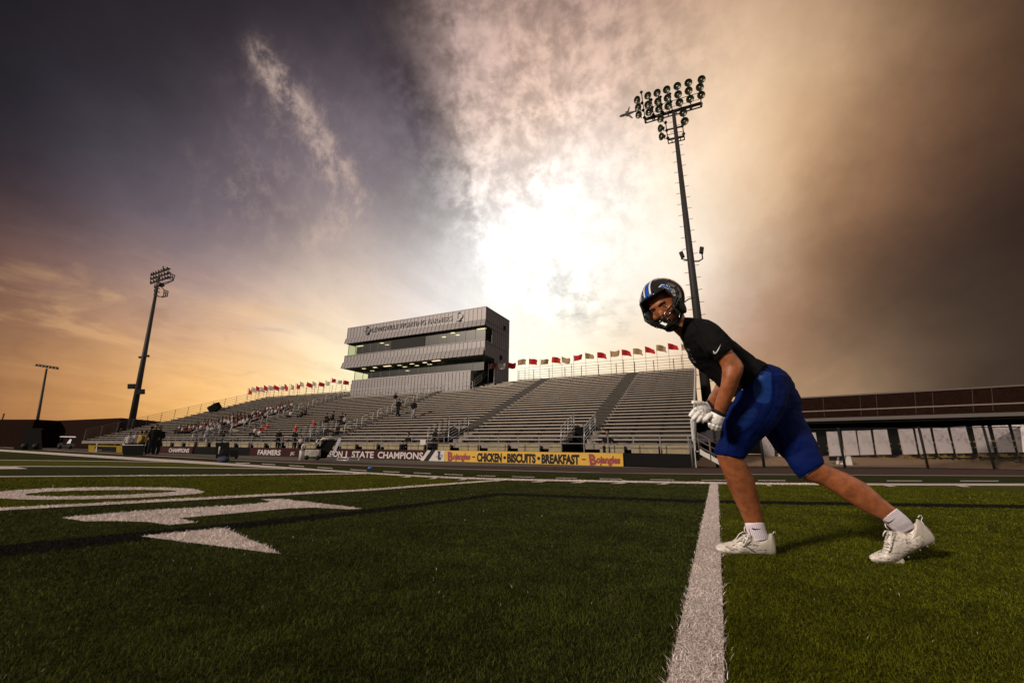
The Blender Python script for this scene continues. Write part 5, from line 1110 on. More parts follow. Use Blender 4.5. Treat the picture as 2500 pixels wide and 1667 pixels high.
# near (front) leg
loft(b, R5, [((500,330),(800,330),2.10,.4),((480,560),(780,560),2.08,.3),((360,760),(590,790),2.08,.4),((270,900),(480,930),2.10,.6),((235,955),(430,990),2.11,.6)])
loft(b, R2, [((360,150),(530,165),2.11,.6),((340,205),(540,226),2.11,.80),((358,265),(575,285),2.12,.85),((388,330),(606,350),2.125,.85),((415,400),(634,400),2.13,.85),((437,460),(652,470),2.14,.85),((472,540),(670,545),2.15,.8),((500,600),(684,605),2.16,.8),((528,660),(696,665),2.165,.8),((555,720),(708,720),2.17,.8),((576,775),(720,775),2.175,.8),((600,850),(745,860),2.175,.75)])
# far (rear) leg
loft(b, R5, [((680,420),(900,430),2.19,.4),((740,620),(920,600),2.19,.35),((790,830),(1000,740),2.18,.4),((880,1000),(1090,900),2.16,.6),((950,1120),(1155,1010),2.14,.7),((1008,1210),(1198,1080),2.12,.78)])
loft(b, R2, [((1215,270),(1040,398),2.12,.85),((1262,296),(1115,424),2.115,.85),((1330,322),(1200,452),2.11,.85),((1405,352),(1270,490),2.10,.85),((1480,392),(1345,538),2.09,.85),((1545,425),(1405,580),2.085,.8),((1600,468),(1470,622),2.08,.8),((1655,515),(1530,658),2.075,.8),((1705,562),(1590,688),2.07,.8),((1758,606),(1642,712),2.065,.8),((1807,645),(1692,730),2.06,.8),((1870,700),(1750,790),2.06,.75)])
body = link('body', remesh(b, .0042, smooth=3), SKN, PL)
# --- face details
em = MB()
for e_ in (-1, 1): em.ball(HP(e_*.031, .0715, -.014), (.0135,.0125,.0080), 12, X=HR, Y=HF, Z=HU)
ew = em.build('eyes', mat('eye_white', (.62,.58,.54), .25), PL)
em = MB()
for e_ in (-1, 1): c_ = HP(e_*.031, .0715, -.014); tc_ = (Vector(CAM)-c_).normalized()*.45+HF*.55; c_ = c_+tc_.normalized()*.0105; em.ball(c_, (.0052,.0036,.0052), 10, X=HR, Y=HF, Z=HU)
em.build('irises', mat('iris', (.05,.055,.02), .15), PL)
em = MB()
for e_ in (-1, 1): em.tube([HP(e_*.012, .094, .006), HP(e_*.028, .092, .013), HP(e_*.045, .078, .008)], [.003,.0038,.002], 6)
em.build('eyebrows', mat('brow_hair', (.035,.015,.008), .9), PL)
em = MB()
for e_ in (-1, 1): em.tube([HP(e_*.016, .083, -.011), HP(e_*.030, .0875, -.0045), HP(e_*.045, .076, -.010)], [.0014,.0022,.0012], 5)
em.build('eyelids', mat('eyelid', (.14,.05,.03), .7), PL)
em = MB(); em.ball(HP(0, .093, -.077), (.021,.009,.010), 10, X=HR, Y=HF, Z=HU); em.build('mouthguard', mat('mouthguard', (.012,.012,.012), .25), PL)
em = MB(); em.tube([HP(-.024,.083,-.077), HP(-.01,.094,-.069), HP(.01,.094,-.069), HP(.024,.083,-.077)], [.002,.004,.004,.002], 6); em.tube([HP(-.022,.082,-.080), HP(0,.094,-.087), HP(.022,.082,-.080)], [.002,.0045,.002], 6); em.build('lips', mat('lips', (.30,.09,.06), .5), PL)
em = MB()
for e_ in (-1, 1): em.ball(HP(e_*.078, .0, -.03), (.008,.018,.03), 8, X=HR, Y=HF, Z=HU)
em.build('ears', SKN, PL)
# --- helmet
hel = MB(); RR_ = (1.0, 1.17, 1.08)
def shellP(th, el, k=1.):   # th azimuth from front (+ to the player's right), el elevation
    x, y, z = math.sin(th)*math.cos(el), math.cos(th)*math.cos(el), math.sin(el)
    bulge = 1.0+.05*max(0, -y)*(1-abs(z))
    if z < -.25: bulge *= 1-.10*(-z-.25)
    return HP(x*R0*RR_[0]*k*bulge, y*R0*RR_[1]*k*bulge-.004, z*R0*RR_[2]*k+.012)
nT, nE = 96, 50; idx = {}; vs, fs = [], []
def el_of(j): return rad(-58+148*j/nE)
def cut(th, el):
    a_ = abs(math.degrees(th)); e_ = math.degrees(el)
    if a_ < 50: return e_ < 30-3*(a_/50)**2
    if a_ < 64: return e_ < 27-(a_-50)*5.4 and e_ > -54 or (a_ < 58 and e_ < -30)
    if a_ > 100: return e_ < -44
    return False
for i in range(nT):
    for j in range(nE):
        th = -math.pi+2*math.pi*(i+.5)/nT; el = (el_of(j)+el_of(j+1))/2
        if cut(th, el): continue
        q_ = []
        for di, dj in ((0,0),(1,0),(1,1),(0,1)):
            key = ((i+di) % nT, j+dj)
            if key not in idx: idx[key] = len(vs); vs.append(shellP(-math.pi+2*math.pi*key[0]/nT, min(el_of(key[1]), rad(89.9))))
            q_.append(idx[key])
        fs.append(tuple(q_[::-1]))
hel.add(vs, fs, 0, True)
HELM = mat('helmet_shell', (.012,.011,.011), .16, 0, coat=.6)
hobj = hel.build('helmet', HELM, PL)
sm = hobj.modifiers.new('sm', 'SMOOTH'); sm.iterations = 2; sm.factor = .5
sd_ = hobj.modifiers.new('sol', 'SOLIDIFY'); sd_.thickness = .010; sd_.offset = -1
# raised ridge shells and vents
mb = MB()
for e_ in (-1, 1):
    mb.tube([shellP(e_*rad(22), rad(36), .99), shellP(e_*rad(24), rad(50), .995), shellP(e_*rad(34), rad(66), .998), shellP(e_*rad(80), rad(76), .998), shellP(e_*rad(140), rad(62), .998)], .0035, 6)
    mb.tube([shellP(e_*rad(62), rad(30), .998), shellP(e_*rad(75), rad(38), .998), shellP(e_*rad(100), rad(36), .998), shellP(e_*rad(135), rad(22), .998)], .004, 6)
brow = [shellP(rad(a), rad(30-3*(a/50)**2), 1.01) for a in range(-52, 53, 8)]
mb.tube(brow, .006, 8); mb.build('helmet_trim', mat('trim_black', (.010,.010,.010), .12), hobj)
pd = MB()
for e_ in (-1, 1): pd.ball(HP(e_*.082, .045, -.045), (.018,.04,.055), 12, X=HR, Y=HF, Z=HU)
pd.ball(HP(0, .088, .068), (.060,.012,.014), 12, X=HR, Y=HF, Z=HU)
pd.build('jaw_pads', BLACK, hobj)
# face mask
def mk(th, el, k): return shellP(rad(th), rad(el), k)
fm = MB(); rb = .0042
def bar(L, r=rb): fm.tube([mk(*q_) for q_ in L], r, 7)
bar([(-80,4,1.03),(-62,-6,1.12),(-40,-13,1.27),(-18,-17,1.37),(0,-18,1.40),(18,-17,1.37),(40,-13,1.27),(62,-6,1.12),(80,4,1.03)])
bar([(-80,-2,1.03),(-62,-13,1.12),(-40,-20,1.28),(-18,-25,1.38),(0,-26,1.41),(18,-25,1.38),(40,-20,1.28),(62,-13,1.12),(80,-2,1.03)])
bar([(-78,-20,1.03),(-60,-30,1.13),(-40,-37,1.30),(-18,-41,1.42),(0,-42,1.46),(18,-41,1.42),(40,-37,1.30),(60,-30,1.13),(78,-20,1.03)])
bar([(-72,-36,1.05),(-55,-43,1.16),(-36,-48,1.32),(-15,-51,1.46),(0,-52,1.50),(15,-51,1.46),(36,-48,1.32),(55,-43,1.16),(72,-36,1.05)], .0048)
for e_ in (-1, 1):
    bar([(e_*14,-16,1.38),(e_*13,-30,1.42),(e_*13,-42,1.46),(e_*12,-52,1.50)])
    bar([(e_*38,-13,1.28),(e_*39,-28,1.30),(e_*38,-38,1.31),(e_*34,-48,1.33)])
    bar([(e_*64,-6,1.11),(e_*60,-20,1.14),(e_*58,-32,1.15),(e_*54,-43,1.17)])
    bar([(e_*66,24,1.03),(e_*74,8,1.05),(e_*64,-6,1.11)])
fm.build('face_mask', mat('mask_black', (.012,.012,.012), .15, coat=.5), hobj)
cs = MB(); cs.ball(HP(0, .085, -.118), (.040,.032,.024), 14, X=HR, Y=HF, Z=HU)
for e_ in (-1, 1):
    cs.tube([HP(e_*.03, .08, -.115), HP(e_*.07, .05, -.085), shellP(e_*rad(86), rad(-22), 1.02)], .009, 6); cs.tube([HP(e_*.03, .085, -.110), HP(e_*.075, .055, -.06), shellP(e_*rad(84), rad(12), 1.02)], .006, 6)
cs.build('chin_strap', BLACK, hobj)
# mid stripes
def stripe(name, x0, x1, m, k, e0=37, e1=150):
    mb = MB(); L, Rr = [], []
    for j in range(25):
        e_ = rad(e0+(e1-e0)*j/24)
        for x_, out in ((x0, L), (x1, Rr)):
            y, z = math.cos(e_), math.sin(e_); bul = 1+.05*max(0, -y)*(1-abs(z)); c_ = math.sqrt(max(0, 1-(x_/R0)**2)); out.append(HP(x_, y*c_*R0*RR_[1]*bul*k-.004, z*c_*R0*RR_[2]*k+.012))
    n_ = len(L); mb.add(L+Rr, [(j, j+1, n_+j+1, n_+j) for j in range(n_-1)], 0, True); return mb.build(name, m, hobj)
HB_, HW = mat('helmet_blue', (.008,.07,.42), .3), mat('helmet_white', (.72,.70,.72), .35)
stripe('blue_stripe', -.0105, .0105, HB_, 1.015); stripe('white_stripe', -.0225, -.0135, HW, 1.016); stripe('white_stripe', .0135, .0225, HW, 1.016)
mb = MB(); stripe('brow_plate', -.030, .030, mat('plate_black', (.012,.012,.014), .3), 1.028, 31, 38)
mb = MB(); text_mesh(mb, 'DETROIT' if 0 else 'SPEAR', lambda u, v_, d: HP(.027-u, 0, 0)+HF*(math.cos(rad(26.5+v_*400))*math.sqrt(1-((.027-u)/R0)**2)*R0*RR_[1]*1.034-.004)+HU*(math.sin(rad(26.5+v_*400))*math.sqrt(1-((.027-u)/R0)**2)*R0*RR_[2]*1.034+.012), .0115, width=.054, bold=.02) if 0 else None
mb = MB()
for k in range(7):
    if k == 3: continue
    u_ = -.026+.0085*k; L = [shellP(math.asin(u_/R0), rad(32), 1.036), shellP(math.asin((u_+.005)/R0), rad(32), 1.036), shellP(math.asin((u_+.005)/R0), rad(36), 1.036), shellP(math.asin(u_/R0), rad(36), 1.036)]; mb.add(L, [(0,1,2,3)])
mb.build('brow_lettering', mat('plate_blue', (.02,.12,.6), .4), hobj)
# --- shirt
s_ = MB()
loft(s_, R1, [((590,428),(554,592),2.17,.72),((612,430),(560,612),2.17,.95),((660,436),(578,640),2.17,1.25),((720,446),(593,678),2.17,1.55),((790,470),(612,715),2.17,1.6),((880,530),(640,775),2.17,1.55),((935,585),(664,805),2.17,1.45),((985,635),(692,838),2.17,1.35),((1035,680),(730,872),2.165,1.25),((1085,715),(772,907),2.16,1.15),((1140,760),(825,955),2.155,1.1),((1185,792),(880,1005),2.145,1.1),((1225,803),(935,1050),2.14,1.1),((1262,820),(985,1085),2.135,1.12),((1292,842),(1022,1114),2.13,1.14)])
loft(s_, R1, [((740,458),(660,620),2.09,1.1),((810,480),(700,660),2.04,1.),((880,528),(740,700),1.995,.95),((930,585),(775,730),1.97,.95),((968,645),(820,765),1.955,.95),((997,700),(868,810),1.95,.95)])
loft(s_, R1, [((800,560),(700,700),2.26,1.1),((870,660),(770,790),2.31,1.),((930,760),(830,860),2.34,1.)])
shm = remesh(s_, .0055, smooth=3)
for v_ in shm.vertices:
    p = v_.co; v_.co = p+v_.normal*(noise.noise(Vector((p.x*9, p.y*9, p.z*26)))*.007+noise.noise(Vector((p.x*34+p.z*20, p.y*30, p.z*46)))*.0030)
shirt = link('shirt', shm, mat('black_jersey', (.004,.004,.0045), .8, 0, .2, 30, .35, 160, spec=.12), PL)
# --- shorts
h = MB()
loft(h, R5, [((630,150),(370,470),2.13,.90),((700,156),(385,545),2.13,.85),((790,190),(400,610),2.13,.78),((870,250),(425,680),2.125,.72),((930,335),(480,740),2.12,.70),((965,430),(560,790),2.12,.62),((975,520),(640,800),2.12,.55)])
loft(h, R5, [((520,250),(840,250),2.06,.75),((385,455),(880,430),2.06,.55),((325,560),(860,560),2.05,.5),((278,650),(790,690),2.055,.52),((250,735),(712,780),2.065,.56),((240,800),(650,840),2.08,.6),((236,850),(598,892),2.085,.65),((215,900),(545,945),2.095,.72),((192,950),(492,1000),2.105,.82),((182,1010),(446,1058),2.11,.88)])
loft(h, R5, [((640,330),(920,350),2.17,.4),((630,400),(962,410),2.19,.55),((625,480),(984,470),2.20,.62),((630,640),(998,600),2.20,.60),((648,780),(1022,672),2.19,.6),((672,846),(1052,720),2.185,.62),((722,918),(1085,780),2.175,.66),((775,985),(1118,842),2.165,.72),((852,1052),(1150,905),2.155,.8),((900,1130),(1175,975),2.14,.84),((940,1195),(1198,1040),2.13,.88),((990,1253),(1219,1097),2.12,.9)])
hm = remesh(h, .0055, smooth=3)
for v_ in hm.vertices:
    p = v_.co; v_.co = p+v_.normal*(noise.noise(Vector((p.x*8, p.y*8, p.z*12)))*.0035+noise.noise(Vector((p.x*26+p.z*22, p.y*14, p.z*38-p.x*20)))*.0026)
SHO = mat('blue_shorts', (.0004,.008,.082), .72, 0, .12, 25, .4, 240, spec=.12)
shorts = link('shorts', hm, SHO, PL)
# decals conformed to the cloth along the sight line
def conform(obj):
    me = obj.data; off = ORG[PL.name]; return BVHTree.FromPolygons([v_.co+off for v_ in me.vertices], [tuple(p.vertices) for p in me.polygons])
def decal(bvh, px_pts, m, name, parent, lift=.002, faces=None):
    V = []
    for (x, y) in px_pts:
        d = Vector(ray(x, y)).normalized(); hit = bvh.ray_cast(Vector(CAM), d); V.append((hit[0]-d*lift) if hit[0] else None)
    ok = [v_ for v_ in V if v_]
    if not ok: print('decal miss', name); return None
    V = [v_ if v_ else ok[0] for v_ in V]
    mb = MB(); mb.add(V, faces if faces else [tuple(range(len(V)))]); return mb.build(name, m, parent)
def swoosh(cv, tail_, heel, tip, w_):   # curved tick as a strip
    P, Q = [], []; n_ = 12
    for i in range(n_+1):
        u = i/n_; a_ = Vector(tail_)*(1-u)**2+2*Vector(heel)*u*(1-u)+Vector(tip)*u*u; d_ = (2*(1-u)*(Vector(heel)-Vector(tail_))+2*u*(Vector(tip)-Vector(heel))).normalized(); nn = Vector((-d_.y, d_.x)); ww = w_*(math.sin(math.pi*min(1, u*1.25+.08))**.8 if u < .45 else (1-u)/.55)**1.0
        P.append(cv(*(a_+nn*ww))); Q.append(cv(*(a_-nn*ww)))
    return P+Q, [(i, i+1, n_+2+i, n_+1+i) for i in range(n_)]
bs = conform(shirt)
_q = mat('jersey_seam', (.003,.003,.003), .9, spec=0.)
def _seam(L):
    P = []
    for a_, b_ in zip(L, L[1:]):
        for i in range(6):
            x, y = a_[0]+(b_[0]-a_[0])*i/6, a_[1]+(b_[1]-a_[1])*i/6; d = Vector(ray(*R1(x, y))).normalized(); hit = bs.ray_cast(Vector(CAM), d)
            if hit[0]: P.append(hit[0]-d*.0002)
    if len(P) > 3: mb = MB(); mb.tube(P, .0012, 5); mb.build('seam', _q, shirt)
_seam([(655,440),(700,520),(745,640),(800,740),(868,800)]); _seam([(985,712),(930,755),(872,798)]); _seam([(603,440),(585,510),(566,590)])
pts, fcs = swoosh(R1, (842,718), (853,780), (908,657), 7.5); decal(bs, pts, mat('white_print', (.75,.74,.74), .6), 'swoosh', shirt, .0025, fcs)
for k in range(4):
    a_ = [(612,700),(628,740),(645,775),(665,800)][k]; L = [(a_[0]+dx, a_[1]+dy) for dx, dy in ((0,0),(22,4),(30,22),(6,16))]
    decal(bs, [R1(*q_) for q_ in L], mat('grey_print_shirt', (.16,.16,.17), .7), 'chest_print', shirt, .0025)
# mesh side panel on the shorts: raised ventilated weave
bh = conform(shorts)
def weave(poly, name, m, st=7.2):
    xs_ = [p[0] for p in poly]; ys_ = [p[1] for p in poly]; mb = MB(); y = min(ys_); r_ = 0
    while y < max(ys_):
        x = min(xs_)+(st/2 if r_ % 2 else 0)
        while x < max(xs_):
            if poly_in((x, y), poly):
                V = []
                for dx, dy in ((-2.4,-1.),(1.2,-2.),(2.4,1.),(-1.2,2.)):
                    d = Vector(ray(*R5(x+dx, y+dy))).normalized(); hit = bh.ray_cast(Vector(CAM), d); V.append(hit[0]-d*.0015 if hit[0] else None)
                if all(V): mb.add(V, [(0,1,2,3)])
            x += st
        y += st*.62; r_ += 1
    if mb.v: mb.build(name, m, shorts)
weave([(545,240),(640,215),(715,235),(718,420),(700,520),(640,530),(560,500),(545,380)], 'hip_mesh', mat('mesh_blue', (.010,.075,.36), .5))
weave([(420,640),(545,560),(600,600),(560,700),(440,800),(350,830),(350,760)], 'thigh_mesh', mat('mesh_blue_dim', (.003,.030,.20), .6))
def seam(L, nm, obj, bvh, cv, r=.0011, m=None):
    P = []
    for a_, b_ in zip(L, L[1:]):
        for i in range(6):
            x, y = a_[0]+(b_[0]-a_[0])*i/6, a_[1]+(b_[1]-a_[1])*i/6; d = Vector(ray(*cv(x, y))).normalized(); hit = bvh.ray_cast(Vector(CAM), d)
            if hit[0]: P.append(hit[0]-d*.0003)
    if len(P) > 3: mb = MB(); mb.tube(P, r, 5); mb.build(nm, m or mat('seam_thread', (.001,.004,.035), .9, spec=0.), obj)
seam([(660,165),(735,230),(745,380),(730,540),(640,700),(520,860),(440,990)], 'seam', shorts, bh, R5)
seam([(540,240),(530,400),(470,560),(360,760),(290,980)], 'seam', shorts, bh, R5)
seam([(195,985),(300,1022),(440,1040)], 'hem_seam', shorts, bh, R5); seam([(985,1225),(1080,1170),(1205,1082)], 'hem_seam', shorts, bh, R5)
mb_ = decal(bh, [R5(435,400), R5(441,362), R5(447,362), R5(442,398)], MATS['white_print'], 'swoosh', shorts)
# --- socks
SOCK = mat('white_sock', (.78,.72,.80), .85, 0, .05, 30); 
_b = SOCK.node_tree.nodes['Principled BSDF']
k1 = MB(); loft(k1, R2, [((568,758),(717,755),2.173,.82),((575,790),(724,788),2.175,.8),((586,830),(735,825),2.175,.78),((600,870),(750,860),2.175,.75),((620,915),(765,895),2.175,.72)])
k2 = MB(); loft(k2, R2, [((1809,640),(1689,728),2.06,.82),((1838,664),(1712,750),2.06,.8),((1880,700),(1740,780),2.06,.78),((1925,745),(1780,812),2.06,.75),((1960,800),(1850,850),2.06,.7)])
so1 = link('sock', remesh(k1, .004, smooth=1), SOCK, PL); so2 = link('sock', remesh(k2, .004, smooth=1), SOCK, PL)
# ribs on socks
def ribs(L, obj, cvf):
    bv = conform(obj); mb = MB()
    for a_, b_ in L:
        P = []
        for i in range(7):
            x, y = a_[0]+(b_[0]-a_[0])*i/6, a_[1]+(b_[1]-a_[1])*i/6; d = Vector(ray(*cvf(x, y))).normalized(); hit = bv.ray_cast(Vector(CAM), d)
            if hit[0]: P.append(hit[0]-d*.0004)
        if len(P) > 2: mb.tube(P, .0011, 4)
    if mb.v: mb.build('ribbing', mat('sock_rib', (.42,.37,.46), .9), obj)
ribs([((582+15*k, 785), (605+16.5*k, 885)) for k in range(9)], so1, R2); ribs([((1802-12.5*k, 655+9*k), (1945-11*k, 765+7*k)) for k in range(9)], so2, R2)
bk1, bk2 = conform(so1), conform(so2)
pts, fcs = swoosh(R2, (624,799), (632,822), (706,803), 5.5); decal(bk1, pts, BLACK, 'swoosh', so1, .003, fcs)
pts, fcs = swoosh(R2, (1737,750), (1735,778), (1808,712), 5.0); decal(bk2, pts, BLACK, 'swoosh', so2, .003, fcs)
# --- cleats
CLEAT = mat('white_cleat', (.66,.61,.56), .38, 0, 0, 20, .25, 40, spotty=(30.,.50,.62,(.16,.13,.105)), stretch=(1,1,3.0)); HEEL = mat('cleat_heel', (.52,.47,.42), .3, 0, .08, 12); SOLE = mat('cleat_sole', (.30,.26,.22), .4)
def cleat(cv, z, up, heel_, sole_, toe):
    sh = MB(); sh.rings([sect(cv, a_, b_, z, None, w_, 20) for a_, b_, w_ in up])
    o = link('cleat', remesh(sh, .004, smooth=2), CLEAT, PL)
    hs = MB(); hs.rings([sect(cv, a_, b_, z, None, w_, 18) for a_, b_, w_ in heel_]); link('heel_counter', remesh(hs, .004, smooth=2), HEEL, o)
    so_ = MB(); so_.rings([sect(cv, a_, b_, z, None, w_, 18) for a_, b_, w_ in sole_]); link('sole', remesh(so_, .0035, smooth=1), SOLE, o)
    return o
c1_ = cleat(R2, 2.178, [((326,952),(328,966),.012),((350,938),(352,985),.026),((400,928),(405,1000),.036),((460,915),(468,1008),.042),((510,895),(522,1012),.045),((555,862),(560,1014),.045),((595,838),(605,1016),.042),((640,858),(650,1016),.040),((690,880),(700,1016),.037),((740,872),(745,1016),.035),((775,850),(785,1012),.033),((798,880),(805,990),.026)],
    [((700,905),(560,1016),.036),((735,880),(640,1020),.039),((765,842),(720,1024),.039),((790,845),(785,1026),.036),((808,880),(815,1020),.030),((818,930),(823,1000),.018)],
    [((330,962),(340,975),.02),((400,988),(405,1006),.038),((500,1008),(505,1020),.044),((600,1015),(600,1026),.036),((720,1020),(720,1030),.034),((815,1018),(815,1029),.028)], None)
c2_ = cleat(R2, 2.06, [((1584,1036),(1588,1048),.012),((1610,1018),(1614,1060),.026),((1655,1000),(1665,1068),.036),((1700,985),(1715,1072),.042),((1712,930),(1765,1072),.045),((1722,880),(1805,1060),.045),((1740,835),(1850,1035),.043),((1790,828),(1890,1008),.040),((1850,832),(1935,980),.038),((1910,835),(1985,955),.036),((1955,770),(2035,930),.034),((1985,745),(2075,905),.028)],
    [((1940,842),(1850,1060),.034),((1962,800),(1900,1020),.037),((1970,722),(1975,980),.038),((1995,732),(2040,950),.036),((2040,775),(2085,932),.032),((2085,822),(2118,912),.024),((2112,855),(2127,890),.014)],
    [((1592,1036),(1596,1052),.024),((1660,1050),(1664,1072),.040),((1740,1054),(1750,1079),.046),((1806,1048),(1822,1076),.042),((1850,1024),(1868,1056),.036)], None)
def studs(o, cv, z, L, dz):
    for x, y in L:
        p = atD(*cv(x, y), z); mb = MB(); mb.tube([p, p+Vector(dz)], [.005,.0035], 7); mb.build('stud', mat('stud_grey', (.14,.12,.10), .4), o)
studs(c1_, R2, 2.165, [(480,1018),(560,1022),(740,1027),(790,1027)], (0,0,-.006)); studs(c2_, R2, 2.05, [(1905,1032),(2000,975),(2060,945),(2110,918)], (.003,0,-.007))
LACE = mat('lace', (.66,.62,.58), .8)
def lace(o, cv, z, Ls, r=.0024):
    mb = MB()
    for L in Ls: mb.tube([atD(*cv(x, y), z-dz) for x, y, dz in L], r, 6)
    mb.build('laces', LACE, o)
lace(c1_, R2, 2.178, [[(470,905,.03),(490,892,.035),(500,880,.03),(520,850,.03),(545,835,.035),(580,838,.04),(560,880,.045),(545,930,.047),(535,945,.047)],[(590,845,.04),(565,830,.045),(562,800,.04),(570,785,.035)],[(500,895,.02),(530,900,.045)],[(520,875,.02),(552,882,.046)],[(540,855,.02),(578,862,.046)],[(585,850,.04),(590,885,.046),(560,940,.047),(540,950,.045)]])
lace(c1_, R2, 2.178, [[(795,850,0),(803,832,0),(815,830,0),(818,845,0)]], .002)
lace(c2_, R2, 2.06, [[(1770,830,.04),(1765,870,.045),(1760,930,.046),(1750,980,.046),(1735,995,.045)],[(1700,860,.03),(1715,825,.035),(1745,822,.04),(1740,850,.04)],[(1745,815,.04),(1722,790,.04),(1715,765,.035)],[(1708,905,.03),(1740,925,.045)],[(1705,940,.03),(1745,955,.046)],[(1700,960,.03),(1740,985,.046)],[(1725,830,.035),(1705,840,.035),(1700,870,.03)]])
lace(c2_, R2, 2.06, [[(1985,715,0),(1998,698,0),(2015,698,0),(2022,715,0),(2012,740,0),(2040,780,0),(2085,815,-.0)]], .002)
# dark side stripes on the cleats
bc = conform(c1_)
for k in range(3):
    x0 = 470+52*k; decal(bc, [R2(x0, 935+10*k), R2(x0+10, 933+10*k), R2(x0+85, 1000), R2(x0+68, 1001)], mat('cleat_stripe', (.07,.06,.05), .5), 'side_stripe', c1_, .002)
bc = conform(c2_)
for k in range(3):
    x0 = 1640+45*k; decal(bc, [R2(x0, 1015-6*k), R2(x0+40, 1020-8*k), R2(x0+120, 1052), R2(x0+100, 1060)], MATS['cleat_stripe'], 'side_stripe', c2_, .002)
# --- gloves: palm, four bent fingers and thumb, one surface each
GLV = mat('white_glove', (.86,.84,.84), .5, 0, .12, 45, .28, 90)
gl = MB()
gl.rings([sect(RG, a_, b_, z, None, w_, 18) for a_, b_, z, w_ in (((985,455),(1120,655),2.09,.026),((930,462),(1112,690),2.075,.027),((850,455),(1085,770),2.055,.027),((770,470),(1010,830),2.04,.026),((700,520),(940,870),2.03,.024),((660,590),(900,880),2.03,.020))])
def finger(gm, cv, L, r): gm.tube([atD(*cv(x, y), z) for x, y, z in L], r, 10)
finger(gl, RG, [(740,620,2.03),(655,665,2.015),(580,735,2.005),(530,800,2.0),(495,850,2.005)], [.0115,.0110,.0105,.0100,.0085])
finger(gl, RG, [(800,700,2.03),(720,770,2.005),(655,830,1.995),(600,900,1.998),(565,960,2.01)], [.0118,.0114,.0108,.0102,.0085])
finger(gl, RG, [(860,760,2.03),(800,850,2.0),(755,910,1.995),(715,965,2.0),(700,1000,2.012)], [.0112,.0110,.0105,.0100,.0085])
finger(gl, RG, [(920,800,2.03),(890,880,2.0),(865,940,1.998),(845,985,2.005),(835,1010,2.015)], [.0105,.0100,.0096,.0092,.0080])
finger(gl, RG, [(860,510,2.045),(760,488,2.03),(680,482,2.02),(610,472,2.015),(560,462,2.012)], [.013,.0118,.0108,.0098,.0085])
g1 = link('glove', remesh(gl, .0033, smooth=1), GLV, PL)
gl = MB()
gl.rings([sect(RG, a_, b_, z, None, w_, 18) for a_, b_, z, w_ in (((1112,668),(1458,838),1.968,.030),((1080,740),(1440,900),1.966,.029),((1010,830),(1405,960),1.965,.028),((965,920),(1375,1040),1.965,.026),((980,1000),(1345,1110),1.967,.024))])
finger(gl, RG, [(1300,1050,1.966),(1305,1130,1.960),(1290,1190,1.97),(1255,1235,1.985)], [.0110,.0105,.0100,.0085])
finger(gl, RG, [(1220,1050,1.966),(1225,1130,1.955),(1210,1190,1.965),(1170,1215,1.98)], [.0112,.0108,.0102,.0085])
finger(gl, RG, [(1130,1030,1.966),(1135,1100,1.955),(1130,1160,1.965),(1100,1185,1.98)], [.0112,.0106,.0100,.0085])
finger(gl, RG, [(1050,1000,1.966),(1045,1060,1.958),(1050,1110,1.968),(1050,1135,1.98)], [.0105,.0098,.0092,.0080])
finger(gl, RG, [(1060,800,1.955),(990,850,1.945),(950,910,1.95),(935,970,1.965)], [.0125,.0115,.0105,.0088])
g2 = link('glove', remesh(gl, .0033, smooth=1), GLV, PL)
# cuffs
for nm, A_, B_, z, o in (('cuff', (970,450), (1120,655), 2.088, g1), ('cuff', (1112,672), (1455,838), 1.968, g2)):
    R__ = sect(RG, A_, B_, z, None, .030, 18); d_ = (atD(*RG(A_[0]+40, A_[1]-60), z)-atD(*RG(*A_), z)).normalized()*.009
    mb = MB(); c_ = sum(R__, Vector())/len(R__); mb.rings([[p+(p-c_)*.04-d_ for p in R__], [p+(p-c_)*.06+d_ for p in R__]]); mb.build(nm, BLACK, o)
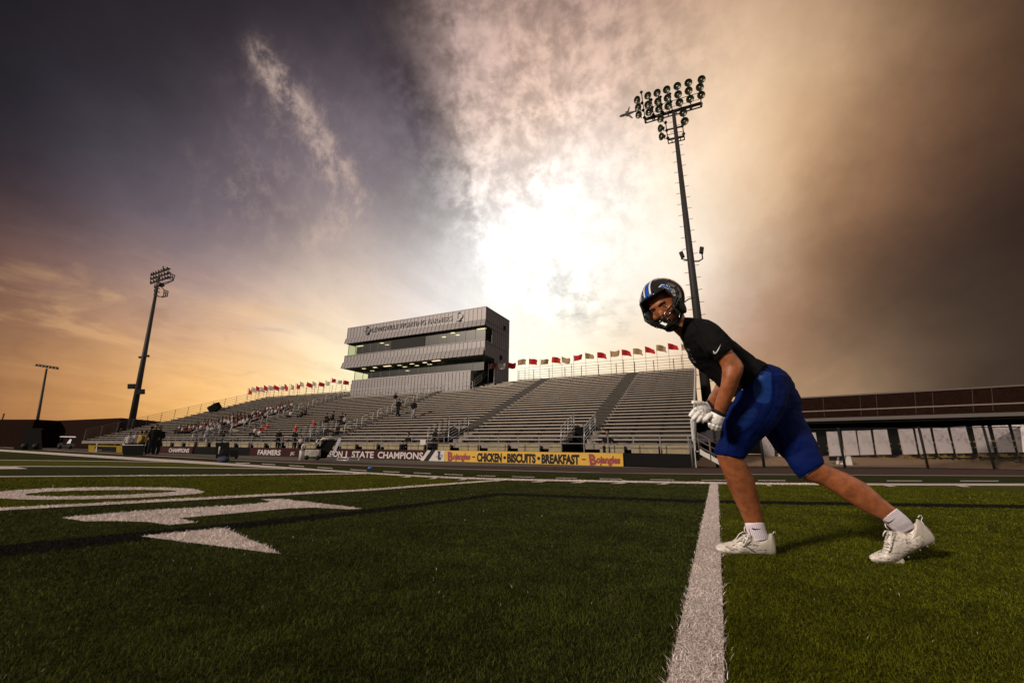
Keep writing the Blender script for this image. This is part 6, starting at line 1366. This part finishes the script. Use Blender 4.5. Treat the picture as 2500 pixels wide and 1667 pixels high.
# pads and print on the gloves
bg_ = conform(g1)
for cx, cyy, rx, ry in ((820,680,55,38),(1000,700,45,35),(640,690,30,22),(880,820,35,22),(780,800,30,20),(700,590,35,22)):
    N__ = 14; P = []; Q = []
    for k in range(N__):
        a_ = 2*math.pi*k/N__; P.append(RG(cx+rx*math.cos(a_), cyy+ry*math.sin(a_))); Q.append(RG(cx+(rx+9)*math.cos(a_), cyy+(ry+9)*math.sin(a_)))
    decal(bg_, P+Q, mat('glove_seam', (.30,.27,.27), .7), 'knuckle_pad', g1, .0012, [(k, (k+1) % N__, N__+(k+1) % N__, N__+k) for k in range(N__)])
bg_ = conform(g2)
for L in ([(990,930),(1080,895),(1095,945),(1010,980)], [(1030,1000),(1090,985),(1100,1030),(1045,1045)], [(1120,880),(1150,880),(1170,1060),(1140,1060)]):
    decal(bg_, [RG(*q_) for q_ in L], mat('glove_print', (.20,.17,.17), .6), 'glove_print', g2, .0012)
# --- helmet emblem and clips on the near side
hb_ = BVHTree.FromPolygons([v_.co+ORG[PL.name] for v_ in hobj.data.vertices], [tuple(p.vertices) for p in hobj.data.polygons])
EMB = [(750,238),(838,158),(960,168),(1080,225),(1215,305),(1120,292),(1020,292),(890,232)]
decal(hb_, [RH(*q_) for q_ in EMB], HW, 'emblem', hobj, .0030)
EMI = [(795,228),(850,176),(955,183),(1070,238),(1150,280),(1028,278),(900,222)]
decal(hb_, [RH(*q_) for q_ in EMI], HB_, 'emblem', hobj, .0045)
CLIP = mat('clip_metal', (.34,.33,.31), .25, .8, .4, 60)
for cx, cyy, a_ in ((1160,400,-35),(1322,797,-25)):
    d = Vector(ray(*RH(cx, cyy))).normalized(); hit = hb_.ray_cast(Vector(CAM), d); 
    if hit[0]:
        nn = hit[1] if hit[1].dot(d) < 0 else -hit[1]; X_ = (xr_v*math.cos(rad(-a_))+yu_v*math.sin(rad(-a_))); X_ = (X_-nn*X_.dot(nn)).normalized(); Y_ = nn.cross(X_)
        mb = MB(); c_ = hit[0]+nn*.004; mb.box(c_, (.024,.030,.006), X=X_, Y=Y_, Z=nn); mb.lathe(c_+nn*.003, nn, [(0,.008),(.003,.007)], 10); mb.build('strap_clip', CLIP, hobj)
mb = MB(); mb.tube([atD(*RH(1205,300), 2.17), atD(*RH(1240,250), 2.165), atD(*RH(1305,208), 2.17)], .0030, 6); mb.tube([atD(*RH(1455,670), 2.2), atD(*RH(1510,610), 2.2), atD(*RH(1590,560), 2.2), atD(*RH(1712,524), 2.2)], .0032, 6); mb.build('loose_strap', BLACK, hobj)
for o in bpy.data.objects:
    if o.parent is not None and o.type == 'MESH' and o.get('category'): del o['category']
print('objects', len(bpy.data.objects))
